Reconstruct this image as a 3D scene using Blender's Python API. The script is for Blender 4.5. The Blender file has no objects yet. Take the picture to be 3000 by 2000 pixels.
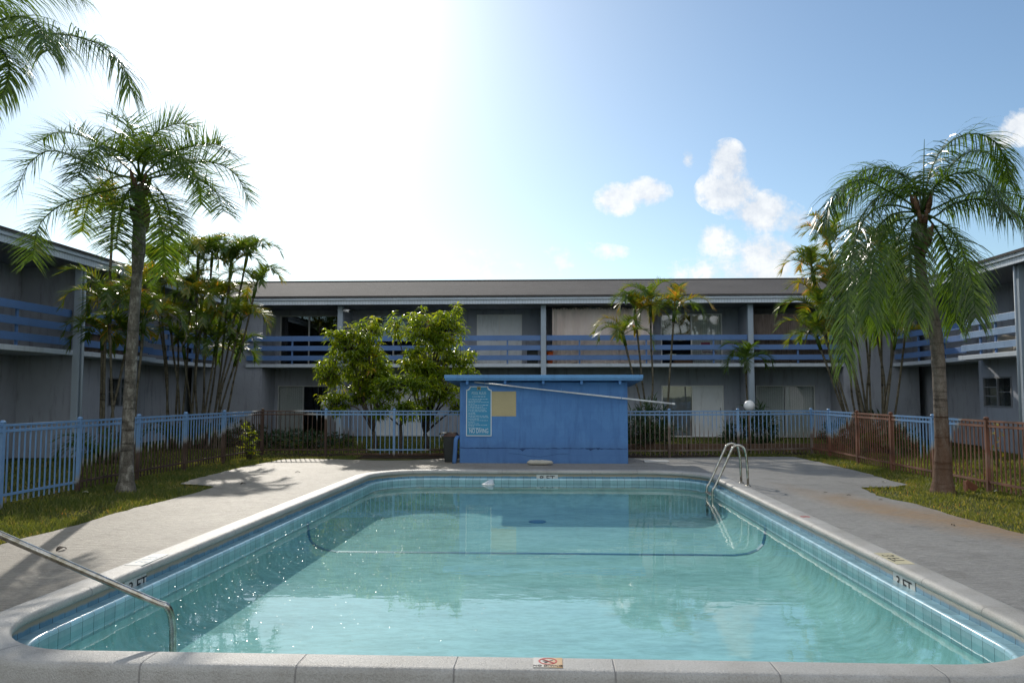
import bpy, bmesh, math, random
import numpy as np
from mathutils import Vector, Matrix
from mathutils.geometry import delaunay_2d_cdt
R = math.radians
random.seed(7)
scene = bpy.context.scene
COL = scene.collection
pi = math.pi

# ------------------------------------------------------------------ camera
CAM = Vector((0, 0, 1.67)); YAW = R(2.6126); PITCH = R(3.8124); F = 2296.0
cd = bpy.data.cameras.new('camera'); cam = bpy.data.objects.new('camera', cd); COL.objects.link(cam)
cam.location = CAM; cam.rotation_euler = (R(90) + PITCH, 0, YAW)
cd.sensor_width = 36; cd.lens = F / 3000 * 36; cd.clip_end = 3000
scene.camera = cam
_F = Vector((-math.sin(YAW) * math.cos(PITCH), math.cos(YAW) * math.cos(PITCH), math.sin(PITCH)))
_R = Vector((math.cos(YAW), math.sin(YAW), 0)); _U = _R.cross(_F)
def ray(px, py): return _F * F + _R * (px - 1500) + _U * (1000 - py)
def W(px, py, Y): d = ray(px, py); return CAM + d * (Y / d.y)          # measured point on the plane y = Y
def G(px, py, z=0.0): d = ray(px, py); return CAM + d * ((z - CAM.z) / d.z)  # measured point on the plane z

# ------------------------------------------------------------------ object helpers
def tag(o, label=None, cat=None, group=None, kind=None):
    if label: o['label'] = label
    if cat: o['category'] = cat
    if group: o['group'] = group
    if kind: o['kind'] = kind
    return o
def thing(name, loc, label, cat, group=None):
    o = bpy.data.objects.new(name, None); COL.objects.link(o); o.location = loc; o.empty_display_size = .2
    return tag(o, label, cat, group)
ORIG = {}
class MB:
    """collects shapes in world coordinates; build() links them as one mesh object"""
    def __init__(s): s.v = []; s.f = []; s.uv = {}; s.tone = []; s.cur = 0.5; s.smooth = set(); s.mi = []; s.m = 0
    def add(s, vs, fs, smooth=False, uvs=None):
        b = len(s.v); s.v.extend([tuple(p) for p in vs]); s.tone.extend([s.cur] * len(vs))
        for i, f in enumerate(fs):
            if smooth: s.smooth.add(len(s.f))
            if uvs: s.uv[len(s.f)] = uvs[i]
            s.f.append(tuple(b + k for k in f)); s.mi.append(s.m)
        return b
    def box(s, x0, x1, y0, y1, z0, z1):
        x0, x1 = min(x0, x1), max(x0, x1); y0, y1 = min(y0, y1), max(y0, y1)
        s.add([(x0,y0,z0),(x1,y0,z0),(x1,y1,z0),(x0,y1,z0),(x0,y0,z1),(x1,y0,z1),(x1,y1,z1),(x0,y1,z1)],
              [(0,3,2,1),(4,5,6,7),(0,1,5,4),(1,2,6,5),(2,3,7,6),(3,0,4,7)])
    def bar(s, a, b, w, h, up=(0,0,1), seg=1):
        a = Vector(a); b = Vector(b); t = (b - a).normalized(); up = Vector(up)
        if abs(t.dot(up)) > .98: up = Vector((0,1,0))
        sd = t.cross(up).normalized(); u = sd.cross(t).normalized()
        vs = []; fs = []
        for i in range(seg + 1):
            p = a.lerp(b, i / seg)
            for (q, r) in ((-1,-1),(1,-1),(1,1),(-1,1)): vs.append(p + sd * (q*w/2) + u * (r*h/2))
        for i in range(seg):
            o = i * 4
            for k in range(4): fs.append((o+k, o+(k+1)%4, o+4+(k+1)%4, o+4+k))
        fs.append((3,2,1,0)); o = seg*4; fs.append((o,o+1,o+2,o+3))
        s.add(vs, fs)
    def tube(s, pts, rad, n=8, cap=True, smooth=True):
        pts = [Vector(p) for p in pts]; m = len(pts)
        rad = rad if hasattr(rad, '__len__') else [rad] * m
        vs = []; fs = []; ref = None
        for i, p in enumerate(pts):
            t = (pts[min(i+1,m-1)] - pts[max(i-1,0)]).normalized()
            if ref is None:
                ref = Vector((1,0,0)) if abs(t.x) < .8 else Vector((0,1,0))
            u = (ref - t * ref.dot(t)).normalized(); ref = u; w = t.cross(u)
            for k in range(n):
                a = 2*pi*k/n; vs.append(p + (u*math.cos(a) + w*math.sin(a)) * rad[i])
        for i in range(m-1):
            for k in range(n):
                fs.append((i*n+k, i*n+(k+1)%n, (i+1)*n+(k+1)%n, (i+1)*n+k))
        if cap: fs.append(tuple(range(n-1,-1,-1))); fs.append(tuple((m-1)*n+k for k in range(n)))
        s.add(vs, fs, smooth)
    def lathe(s, c, prof, n=24, smooth=True):
        c = Vector(c); vs = []; fs = []
        for (r, z) in prof:
            for k in range(n):
                a = 2*pi*k/n; vs.append((c.x + r*math.cos(a), c.y + r*math.sin(a), c.z + z))
        for i in range(len(prof)-1):
            for k in range(n): fs.append((i*n+k, i*n+(k+1)%n, (i+1)*n+(k+1)%n, (i+1)*n+k))
        fs.append(tuple(range(n-1,-1,-1))); fs.append(tuple((len(prof)-1)*n+k for k in range(n)))
        s.add(vs, fs, smooth)
    def prism(s, poly, fn0, fn1):
        """closed outline poly mapped by fn0 / fn1 to two faces"""
        n = len(poly); vs = [fn0(*p) for p in poly] + [fn1(*p) for p in poly]
        fs = [tuple(range(n)), tuple(range(2*n-1, n-1, -1))] + [(i, i+n, (i+1)%n+n, (i+1)%n) for i in range(n)]
        s.add(vs, fs)
    def build(s, name, mat, parent=None, bevel=0, tone=False, label=None):
        me = bpy.data.meshes.new(name)
        off = parent_origin(parent)
        co = np.array(s.v, dtype=np.float32).reshape(-1, 3) - np.array(off, dtype=np.float32)
        me.from_pydata(co.tolist(), [], s.f)
        mats = mat if isinstance(mat, (list, tuple)) else [mat]
        for m in mats: me.materials.append(m)
        if len(mats) > 1: me.polygons.foreach_set('material_index', s.mi)
        if s.smooth:
            fl = np.zeros(len(s.f), dtype=bool); fl[list(s.smooth)] = True; me.polygons.foreach_set('use_smooth', fl)
        if s.uv:
            uvl = me.uv_layers.new(name='UVMap')
            for p in me.polygons:
                u = s.uv.get(p.index)
                if u:
                    for k, li in enumerate(p.loop_indices): uvl.data[li].uv = u[k]
        if tone:
            at = me.attributes.new('tone', 'FLOAT', 'POINT'); at.data.foreach_set('value', np.array(s.tone, dtype=np.float32))
        me.update()
        if bevel:
            bm = bmesh.new(); bm.from_mesh(me)
            bmesh.ops.recalc_face_normals(bm, faces=bm.faces)
            bmesh.ops.bevel(bm, geom=[e for e in bm.edges if len(e.link_faces) == 2 and e.calc_face_angle(0) > .6], offset=bevel, segments=2, affect='EDGES', profile=.5)
            bm.to_mesh(me); bm.free()
        o = bpy.data.objects.new(name, me); COL.objects.link(o)
        if parent is not None: o.parent = parent
        ORIG[o.name] = off
        if label: o['label'] = label
        return o
def parent_origin(p):
    if p is None: return Vector((0,0,0))
    if p.name in ORIG: return ORIG[p.name]
    return Vector(p.location)
def alone(o, label, cat, group=None):      # a thing that is one mesh: origin moved to its base
    me = o.data; co = np.empty(len(me.vertices)*3, dtype=np.float32); me.vertices.foreach_get('co', co); co = co.reshape(-1,3)
    c = Vector(((co[:,0].min()+co[:,0].max())/2, (co[:,1].min()+co[:,1].max())/2, co[:,2].min()))
    co -= np.array(c, dtype=np.float32); me.vertices.foreach_set('co', co.ravel()); me.update(); o.location = c; ORIG[o.name] = c
    return tag(o, label, cat, group)
def copy_tree(o, parent=None):
    c = o.copy(); COL.objects.link(c); c.parent = parent
    ORIG[c.name] = ORIG.get(o.name, Vector(o.location))
    for ch in o.children: copy_tree(ch, c)
    return c
def text_mesh(txt, size, extrude=.001, align='CENTER', xs=1.0):
    cu = bpy.data.curves.new('lettering', 'FONT'); cu.body = txt; cu.size = size; cu.extrude = extrude; cu.align_x = align
    o = bpy.data.objects.new('lettering', cu); COL.objects.link(o)
    dg = bpy.context.evaluated_depsgraph_get(); me = bpy.data.meshes.new_from_object(o.evaluated_get(dg))
    bpy.data.objects.remove(o); bpy.data.curves.remove(cu)
    return me
def lettering(txt, size, mat, parent, origin, xdir, ydir, name='lettering', xs=1.0, align='CENTER'):
    me = text_mesh(txt, size, .0012, align); x = Vector(xdir).normalized(); y = Vector(ydir).normalized(); z = x.cross(y)
    M = Matrix(((x.x*xs, y.x, z.x, 0), (x.y*xs, y.y, z.y, 0), (x.z*xs, y.z, z.z, 0), (0,0,0,1)))
    me.transform(M); me.transform(Matrix.Translation(Vector(origin) - parent_origin(parent)))
    me.name = name; me.materials.clear(); me.materials.append(mat)
    o = bpy.data.objects.new(name, me); COL.objects.link(o); o.parent = parent; ORIG[o.name] = parent_origin(parent)
    return o
def catmull(pts, n=8):
    pts = [Vector(p) for p in pts]; out = []
    P = [pts[0]*2 - pts[1]] + pts + [pts[-1]*2 - pts[-2]]
    for i in range(1, len(P)-2):
        for k in range(n):
            t = k/n; a, b, c, d = P[i-1], P[i], P[i+1], P[i+2]
            out.append(0.5*((2*b) + (c-a)*t + (2*a-5*b+4*c-d)*t*t + (3*b-a-3*c+d)*t*t*t))
    out.append(pts[-1]); return out
def sm(x): x = max(0, min(1, x)); return x*x*(3-2*x)
def lerp_tab(tab, x):
    if x <= tab[0][0]: return tab[0][1]
    for (a, va), (b, vb) in zip(tab, tab[1:]):
        if x <= b: return va + (vb-va)*(x-a)/(b-a)
    return tab[-1][1]

# ------------------------------------------------------------------ materials
class NT:
    def __init__(s, name):
        s.m = bpy.data.materials.new(name); s.m.use_nodes = True; s.t = s.m.node_tree; s.t.nodes.clear()
        s.out = s.n('ShaderNodeOutputMaterial')
    def n(s, ty, **kw):
        nd = s.t.nodes.new(ty)
        for k, v in kw.items():
            if k in ('blend_type','operation','data_type','noise_dimensions','attribute_name','feature','wave_type','bands_direction','interpolation_type','wave_profile','offset','squash','distribution','invert','musgrave_type','normalize'): setattr(nd, k, v)
            else:
                nd.inputs[k.replace('_',' ')].default_value = v
        return nd
    def l(s, a, b): s.t.links.new(a, b)
    def pos(s, scale=(1,1,1)):
        g = s.n('ShaderNodeNewGeometry'); mp = s.n('ShaderNodeMapping'); mp.inputs['Scale'].default_value = scale
        s.l(g.outputs['Position'], mp.inputs['Vector']); return mp.outputs['Vector']
    def noise(s, vec, scale, detail=4, rough=.55):
        nd = s.n('ShaderNodeTexNoise'); nd.inputs['Scale'].default_value = scale; nd.inputs['Detail'].default_value = detail; nd.inputs['Roughness'].default_value = rough
        s.l(vec, nd.inputs['Vector']); return nd.outputs['Fac']
    def ramp(s, fac, stops):
        r = s.n('ShaderNodeValToRGB'); el = r.color_ramp.elements
        while len(el) < len(stops): el.new(.5)
        for e, (p, c) in zip(el, stops): e.position = p; e.color = c if len(c) == 4 else (*c, 1)
        s.l(fac, r.inputs['Fac']); return r.outputs['Color']
    def mix(s, fac, a, b, bt='MIX'):
        m = s.n('ShaderNodeMix', data_type='RGBA', blend_type=bt)
        for sock, v in ((m.inputs[0], fac), (m.inputs[6], a), (m.inputs[7], b)):
            if isinstance(v, (int, float)): sock.default_value = v
            elif isinstance(v, (tuple, list)): sock.default_value = (*v, 1) if len(v) == 3 else v
            else: s.l(v, sock)
        return m.outputs[2]
    def math(s, op, a, b=None, c=None):
        m = s.n('ShaderNodeMath', operation=op)
        for i, v in enumerate((a, b, c)):
            if v is None: continue
            if isinstance(v, (int, float)): m.inputs[i].default_value = v
            else: s.l(v, m.inputs[i])
        return m.outputs[0]
    def bump(s, h, strength=.3, dist=.01, normal=None):
        b = s.n('ShaderNodeBump'); b.inputs['Strength'].default_value = strength; b.inputs['Distance'].default_value = dist
        s.l(h, b.inputs['Height'])
        if normal is not None: s.l(normal, b.inputs['Normal'])
        return b.outputs['Normal']
    def bsdf(s, col, rough=.6, normal=None, metal=0, spec=.5, **kw):
        p = s.n('ShaderNodeBsdfPrincipled')
        for k, v in (('Base Color', col), ('Roughness', rough), ('Metallic', metal), ('Specular IOR Level', spec)):
            if isinstance(v, (int, float)): p.inputs[k].default_value = v
            elif isinstance(v, tuple): p.inputs[k].default_value = (*v, 1) if len(v) == 3 else v
            else: s.l(v, p.inputs[k])
        if normal is not None: s.l(normal, p.inputs['Normal'])
        return p
    def done(s, sh): s.l(sh, s.out.inputs['Surface']); return s.m
def mul(c, k): return tuple(min(1, x*k) for x in c)
def surf(name, col, rough=.7, var=.25, vs=1.5, fine=.12, fs=40, bump=.15, bs=80, bd=.004, spec=.4, dirt=None, dirt_amt=.0, metal=0):
    """paint / concrete / plaster: large soft variation, fine grain, optional dirt colour in streaks"""
    t = NT(name); p = t.pos()
    n1 = t.noise(p, vs, 5, .6); n2 = t.noise(p, fs, 3, .6)
    c = t.ramp(n1, [(.25, mul(col, 1-var)), (.75, mul(col, 1+var*.6))])
    g = t.ramp(n2, [(.3, (1-fine,)*3), (.7, (1,)*3)])
    c = t.mix(1.0, c, g, 'MULTIPLY')
    if dirt:
        q = t.pos((3, 3, .5)); n3 = t.noise(q, 1.6, 6, .7)
        k = t.ramp(n3, [(.52, (0,0,0)), (.72, (1,1,1))])
        c = t.mix(t.math('MULTIPLY', k, dirt_amt), c, dirt)
    nb = t.noise(p, bs, 3, .6)
    rr = t.math('MULTIPLY_ADD', n1, .2, rough-.1)
    b = t.bsdf(c, rr, t.bump(nb, bump, bd), metal, spec)
    return t.done(b.outputs[0])
M = {}
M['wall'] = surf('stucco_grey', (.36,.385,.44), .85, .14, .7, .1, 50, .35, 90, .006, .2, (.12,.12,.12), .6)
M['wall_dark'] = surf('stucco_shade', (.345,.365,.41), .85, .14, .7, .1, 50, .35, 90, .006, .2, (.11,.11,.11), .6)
M['trim'] = surf('trim_paint', (.54,.60,.66), .55, .12, .9, .06, 60, .08, 120, .002, .4, (.2,.2,.2), .3)
M['column'] = surf('column_paint', (.36,.43,.50), .55, .12, .9, .06, 60, .08, 120, .002, .4, (.2,.2,.2), .25)
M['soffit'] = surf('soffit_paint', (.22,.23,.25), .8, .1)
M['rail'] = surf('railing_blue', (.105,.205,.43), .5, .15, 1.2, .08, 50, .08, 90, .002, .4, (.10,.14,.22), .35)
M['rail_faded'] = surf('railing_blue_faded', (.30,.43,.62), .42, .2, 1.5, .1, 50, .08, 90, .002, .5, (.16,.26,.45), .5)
M['shed_old'] = surf('shed_blue_plain', (.095,.23,.50), .75, .14, .9, .12, 45, .5, 55, .006, .25, (.06,.14,.33), .6)
def m_shed():
    t = NT('shed_blue'); g = t.n('ShaderNodeNewGeometry'); p = t.pos(); mp = t.n('ShaderNodeMapping'); mp.inputs['Rotation'].default_value = (R(90),0,0); t.l(g.outputs['Position'], mp.inputs['Vector'])
    n1 = t.noise(p, .8, 5, .6); n2 = t.noise(p, 40, 3, .6); n3 = t.noise(t.pos((3,3,.45)), 1.7, 6, .7); n4 = t.noise(p, 2.3, 2, .4)
    c = t.ramp(n1, [(.3, (.080,.195,.435)), (.7, (.105,.245,.51))])
    c = t.mix(t.math('MULTIPLY', t.ramp(n4, [(.50, (0,0,0)), (.53, (1,1,1))]), .28), c, (.115,.27,.53))
    c = t.mix(t.math('MULTIPLY', t.ramp(n3, [(.50, (0,0,0)), (.70, (1,1,1))]), .6), c, (.06,.14,.33))
    sx = t.n('ShaderNodeSeparateXYZ'); t.l(g.outputs['Position'], sx.inputs[0]); zz = t.math('ADD', sx.outputs[2], t.math('MULTIPLY', n3, -.5))
    c = t.mix(t.math('MULTIPLY', t.ramp(zz, [(-.15+.2, (1,1,1)), (.35, (0,0,0))]), .35), c, (.07,.13,.27))
    br = t.n('ShaderNodeTexBrick'); br.inputs['Scale'].default_value = 1; br.inputs['Brick Width'].default_value = .41; br.inputs['Row Height'].default_value = .205; br.inputs['Mortar Size'].default_value = .009; br.inputs['Mortar Smooth'].default_value = .6
    t.l(mp.outputs[0], br.inputs['Vector'])
    c = t.mix(t.math('MULTIPLY', br.outputs['Fac'], .14), c, (.05,.13,.32))
    nb = t.bump(br.outputs['Fac'], -.35, .006, t.bump(n2, .6, .008))
    return t.done(t.bsdf(c, .75, nb, 0, .25).outputs[0])
M['shed'] = m_shed()
M['shed_trim'] = surf('shed_trim_blue', (.13,.32,.60), .55, .14, 1.2, .08, 50, .1, 90, .003, .4, (.07,.16,.33), .5)
M['tan'] = surf('tan_paint', (.48,.40,.23), .8, .10, 1.5, .1, 50, .4, 60, .005, .2)
M['white'] = surf('white_paint', (.74,.74,.72), .45, .06, 2, .05, 60, .03, 90, .002, .4)
M['offwhite'] = surf('offwhite_metal', (.52,.53,.52), .45, .08, 2, .05, 60, .03, 90, .002, .4)
M['door'] = surf('door_paint', (.74,.76,.77), .5, .12, 1.6, .06, 60, .05, 90, .002, .4, (.34,.34,.33), .5)
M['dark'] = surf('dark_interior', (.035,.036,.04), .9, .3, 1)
M['black'] = surf('black_plastic', (.02,.023,.022), .45, .2, 3, .1, 40, .05)
M['mulch'] = surf('mulch', (.07,.05,.035), .95, .5, 4, .5, 50, .9, 50, .03, .1)
M['timber'] = surf('timber_edging', (.16,.10,.065), .85, .4, 3, .3, 30, .4, 30, .01, .2)
M['globe'] = surf('globe_acrylic', (.80,.80,.78), .3, .04, 3, .03, 40, 0, 40, .001, .5)
M['orange'] = surf('orange_plastic', (.75,.13,.02), .5, .1)
M['beige'] = surf('beige_fabric', (.52,.48,.42), .9, .2, 3, .15, 80, .3, 100, .006, .1)
M['purple'] = surf('plum_fabric', (.16,.05,.08), .9, .2, 3)
M['red'] = surf('sign_red', (.50,.06,.05), .6, .2, 20, .1, 60, .02)
M['ink'] = surf('sign_black', (.02,.02,.02), .6, .1)
M['gold'] = surf('sign_gold', (.40,.36,.14), .6, .2, 20)
M['signwhite'] = surf('sign_white', (.66,.72,.75), .6, .06, 3)
M['signtext'] = surf('sign_text', (.44,.60,.69), .6, .06, 3)
M['signblue'] = surf('sign_blue', (.045,.27,.47), .5, .10, 2)
M['markwhite'] = surf('marker_tile_white', (.60,.60,.56), .35, .12, 6, .15, 80, .05)
M['markyellow'] = surf('marker_tile_cream', (.60,.54,.36), .4, .15, 6, .15, 80, .05)
M['stripe'] = surf('stripe_tile_blue', (.02,.17,.30), .4, .15, 5)
M['debris'] = surf('dry_leaf', (.06,.045,.03), .9, .4, 9)
M['petal'] = surf('fallen_petal', (.55,.52,.40), .8, .2, 9)

def m_metal():
    t = NT('stainless_steel'); p = t.pos((1,1,1)); n = t.noise(p, 14, 5, .7); n2 = t.noise(p, 120, 2)
    c = t.ramp(n, [(.35, (.30,.27,.20)), (.6, (.52,.50,.46))]); r = t.math('MULTIPLY_ADD', n, .25, .12)
    return t.done(t.bsdf(c, r, t.bump(n2, .03, .001), 1.0).outputs[0])
M['steel'] = m_metal()
def m_alu():
    t = NT('painted_pole'); p = t.pos(); n = t.noise(p, 9, 4)
    return t.done(t.bsdf(t.ramp(n, [(.3, (.55,.57,.58)), (.7, (.75,.76,.76))]), .35).outputs[0])
M['pole'] = m_alu()
def m_fence(name, r0, r1, r2):
    t = NT(name); p = t.pos(); a = t.n('ShaderNodeAttribute', attribute_name='tone')
    n = t.noise(p, 7, 6, .7); n2 = t.noise(p, 45, 4, .7); n3 = t.noise(p, 1.7, 3)
    blue = t.ramp(n, [(.3, (.14,.265,.46)), (.7, (.19,.33,.53))])
    rust = t.ramp(n3, [(.35, r0), (.55, r1), (.75, r2)])
    rust = t.mix(t.math('MULTIPLY', n2, .5), rust, (.10,.045,.03))
    k = t.math('ADD', a.outputs['Fac'], t.math('MULTIPLY', t.math('SUBTRACT', n2, .5), .6))
    k = t.ramp(k, [(.40, (0,0,0)), (.62, (1,1,1))])
    halo = t.ramp(t.math('ADD', a.outputs['Fac'], t.math('MULTIPLY', t.math('SUBTRACT', n, .5), .3)), [(.08, (0,0,0)), (.4, (.75,.75,.75))])
    c = t.mix(halo, blue, (.34,.30,.22)); c = t.mix(k, c, rust)
    r = t.math('MULTIPLY_ADD', k, .4, .35)
    return t.done(t.bsdf(c, r, t.bump(n2, .15, .002), 0, .45).outputs[0])
M['fence'] = m_fence('fence_paint', (.085,.036,.020), (.20,.078,.042), (.26,.18,.13)); M['fence_tan'] = m_fence('fence_paint_tan', (.10,.075,.058), (.19,.155,.125), (.30,.26,.22)); M['fence_brown'] = m_fence('fence_paint_brown', (.030,.020,.014), (.060,.038,.026), (.12,.09,.065))
def m_deck():
    t = NT('deck_concrete'); p = t.pos(); ps = t.pos((1.5, 7.5, 1)); pf = t.pos((5, 24, 1))
    n1 = t.noise(p, .35, 6, .6); n2 = t.noise(p, 55, 4, .7); n3 = t.noise(ps, 2.2, 6, .65); n4 = t.noise(p, 2.2, 6, .7)
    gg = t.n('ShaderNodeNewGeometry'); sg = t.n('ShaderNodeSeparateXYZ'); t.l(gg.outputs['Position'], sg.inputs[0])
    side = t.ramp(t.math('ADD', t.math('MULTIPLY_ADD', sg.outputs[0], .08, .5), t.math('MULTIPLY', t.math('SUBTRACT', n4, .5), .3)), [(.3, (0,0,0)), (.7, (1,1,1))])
    c = t.mix(side, t.ramp(n1, [(.3, (.31,.272,.215)), (.7, (.42,.375,.305))]), t.ramp(n1, [(.3, (.265,.262,.250)), (.7, (.335,.330,.315))]))  # left side warmer and paler: sun glare put into the base colour
    c = t.mix(1.0, c, t.ramp(n3, [(.3, (.80,.80,.81)), (.7, (1.08,1.07,1.05))]), 'MULTIPLY')
    c = t.mix(1.0, c, t.ramp(n2, [(.32, (.74,.74,.74)), (.6, (1,1,1))]), 'MULTIPLY')
    c = t.mix(1.0, c, t.ramp(n4, [(.28, (.70,.69,.67)), (.5, (1,1,1))]), 'MULTIPLY')
    # iron stain running from the lawn to the pool on the right
    g = t.n('ShaderNodeNewGeometry'); sx = t.n('ShaderNodeSeparateXYZ'); t.l(g.outputs['Position'], sx.inputs[0])
    w = t.math('MULTIPLY', t.math('SUBTRACT', n4, .5), 2.6)
    d = t.math('ADD', t.math('SUBTRACT', t.math('ADD', sx.outputs[1], t.math('MULTIPLY', sx.outputs[0], 2.2)), 22.4), w)
    d = t.math('DIVIDE', t.math('ABSOLUTE', d), 2.5)
    m1 = t.ramp(d, [(.1, (1,1,1)), (.95, (0,0,0))])
    m2 = t.ramp(t.math('DIVIDE', sx.outputs[0], 10), [(.40, (0,0,0)), (.47, (1,1,1))])
    st = t.math('MULTIPLY', m1, m2); st = t.math('MULTIPLY', st, t.ramp(n3, [(.3, (.3,)*3), (.65, (1,)*3)]))
    c = t.mix(st, c, (.30,.18,.075))
    n5 = t.noise(pf, 2.0, 6, .7)
    c = t.mix(1.0, c, t.ramp(n5, [(.3, (.56,.55,.53)), (.62, (1.08,1.08,1.07))]), 'MULTIPLY')
    nb = t.bump(n2, .6, .008, t.bump(n5, .9, .02, t.bump(n3, .8, .03)))
    return t.done(t.bsdf(c, .58, nb, 0, .5).outputs[0])
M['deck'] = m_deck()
def m_coping():
    t = NT('coping_concrete'); p = t.pos(); uv = t.n('ShaderNodeUVMap'); su = t.n('ShaderNodeSeparateXYZ'); t.l(uv.outputs[0], su.inputs[0])
    n1 = t.noise(p, .9, 6, .6); n2 = t.noise(p, 85, 3, .75); n4 = t.noise(p, 3, 5, .7)
    c = t.ramp(n1, [(.3, (.36,.35,.325)), (.7, (.47,.455,.425))])
    c = t.mix(1.0, c, t.ramp(n2, [(.34, (.78,.77,.75)), (.58, (1,1,1))]), 'MULTIPLY')
    c = t.mix(1.0, c, t.ramp(n4, [(.3, (.82,.80,.77)), (.55, (1,1,1))]), 'MULTIPLY')
    j = t.math('FRACT', t.math('DIVIDE', t.math('ADD', su.outputs[0], t.math('MULTIPLY', n4, .02)), .95))
    j = t.math('ABSOLUTE', t.math('SUBTRACT', j, .5)); jm = t.ramp(j, [(.4935, (1,1,1)), (.4985, (0,0,0))])
    c = t.mix(t.math('SUBTRACT', 1.0, jm), c, (.20,.19,.18))
    nb = t.bump(jm, .6, .01, t.bump(n2, .9, .008))
    return t.done(t.bsdf(c, .46, nb, 0, .55).outputs[0])
M['coping'] = m_coping()
def m_tile(name, col, grout, sz=.152, rough=.25, grime=0.0, z0=-.13):
    t = NT(name); uv = t.n('ShaderNodeUVMap'); p = t.pos()
    br = t.n('ShaderNodeTexBrick', offset=0.0); br.inputs['Scale'].default_value = 1.0
    br.inputs['Mortar Size'].default_value = .0035; br.inputs['Mortar Smooth'].default_value = .2; br.inputs['Brick Width'].default_value = sz; br.inputs['Row Height'].default_value = 2.0
    br.inputs['Color1'].default_value = (*mul(col,.88),1); br.inputs['Color2'].default_value = (*mul(col,1.12),1); br.inputs['Mortar'].default_value = (*grout,1); br.inputs['Bias'].default_value = 0
    t.l(uv.outputs[0], br.inputs['Vector'])
    n = t.noise(p, 5, 6, .7); c = t.mix(1.0, br.outputs['Color'], t.ramp(n, [(.3, (.8,.8,.8)), (.6, (1,1,1))]), 'MULTIPLY')
    if grime:
        g = t.n('ShaderNodeNewGeometry'); sx = t.n('ShaderNodeSeparateXYZ'); t.l(g.outputs['Position'], sx.inputs[0])
        zz = t.math('ADD', sx.outputs[2], t.math('MULTIPLY', t.math('SUBTRACT', n, .5), .06))
        k = t.ramp(t.math('MULTIPLY_ADD', zz, 10, 1.0), [(.08, (0,0,0)), (.26, (1,1,1))])
        c = t.mix(t.math('MULTIPLY', k, grime), c, (.34,.29,.20))
    return t.done(t.bsdf(c, rough, t.bump(br.outputs['Fac'], -.3, .002), 0, .5).outputs[0])
M['tile_up'] = m_tile('waterline_tile_upper', (.12,.27,.37), (.045,.08,.10), grime=.95)
M['tile_low'] = m_tile('waterline_tile_lower', (.235,.41,.44), (.06,.13,.15))
M['lip'] = m_tile('gutter_lip_tile', (.34,.54,.61), (.18,.25,.25), rough=.18)
def m_basin():
    t = NT('pool_plaster'); p = t.pos(); ps = t.pos((1, 2.4, 1))
    n1 = t.noise(ps, .7, 6, .65); n2 = t.noise(ps, 5, 5, .7)
    c = t.ramp(n1, [(.3, (.27,.49,.485)), (.55, (.35,.60,.585)), (.75, (.41,.66,.64))])
    c = t.mix(1.0, c, t.ramp(n2, [(.32, (.70,.74,.70)), (.6, (1,1,1))]), 'MULTIPLY')
    return t.done(t.bsdf(c, .8, None, 0, .1).outputs[0])
M['basin'] = m_basin()
def m_water():
    t = NT('pool_water'); p = t.pos(); pa = t.pos((1.0, 1.6, 1)); pb = t.pos((1, 1.25, 1))
    n1 = t.noise(pa, 1.3, 3, .5); n2 = t.noise(pa, 6.5, 3, .55)
    patch = t.ramp(t.noise(p, .28, 3), [(.38, (.12,)*3), (.62, (1,)*3)])
    h = t.math('ADD', t.math('MULTIPLY', n1, .55), t.math('MULTIPLY', t.math('MULTIPLY', n2, patch), .085))
    # small sharp ripples here and there
    v = t.n('ShaderNodeTexVoronoi', feature='F1'); v.inputs['Scale'].default_value = 15; t.l(pb, v.inputs['Vector'])
    nm = t.bump(h, .075, .06)
    sv = t.n('ShaderNodeSeparateXYZ'); t.l(v.outputs['Color'], sv.inputs[0]); on = t.math('GREATER_THAN', sv.outputs[0], .42)
    gm = t.ramp(v.outputs['Distance'], [(.0, (1,1,1)), (.15, (0,0,0))])
    gl = t.bump(t.math('MULTIPLY', gm, t.math('MULTIPLY', on, sv.outputs[1])), 1.0, .0042, nm)
    ge = t.n('ShaderNodeNewGeometry'); dt = t.n('ShaderNodeVectorMath', operation='DOT_PRODUCT'); t.l(ge.outputs['Incoming'], dt.inputs[0]); t.l(nm, dt.inputs[1])
    k = t.math('SUBTRACT', 1.0, t.math('MINIMUM', t.math('ABSOLUTE', dt.outputs['Value']), 1.0))
    fr = t.n('ShaderNodeMath', operation='MULTIPLY_ADD'); t.l(t.math('POWER', k, 5.0), fr.inputs[0]); fr.inputs[1].default_value = .98; fr.inputs[2].default_value = .02
    tr = t.n('ShaderNodeBsdfTransparent'); tr.inputs['Color'].default_value = (.85,.96,.96,1)
    gs = t.n('ShaderNodeBsdfGlossy'); gs.inputs['Roughness'].default_value = .015; t.l(nm, gs.inputs['Normal'])
    g2 = t.n('ShaderNodeBsdfGlossy'); g2.inputs['Roughness'].default_value = .20; t.l(gl, g2.inputs['Normal'])
    gx = t.n('ShaderNodeMixShader'); t.l(t.math('MULTIPLY', on, t.ramp(v.outputs['Distance'], [(.11, (.9,.9,.9)), (.16, (0,0,0))])), gx.inputs[0]); t.l(gs.outputs[0], gx.inputs[1]); t.l(g2.outputs[0], gx.inputs[2])
    mx = t.n('ShaderNodeMixShader'); t.l(fr.outputs[0], mx.inputs[0]); t.l(tr.outputs[0], mx.inputs[1]); t.l(gx.outputs[0], mx.inputs[2])
    return t.done(mx.outputs[0])
M['water'] = m_water()
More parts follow.
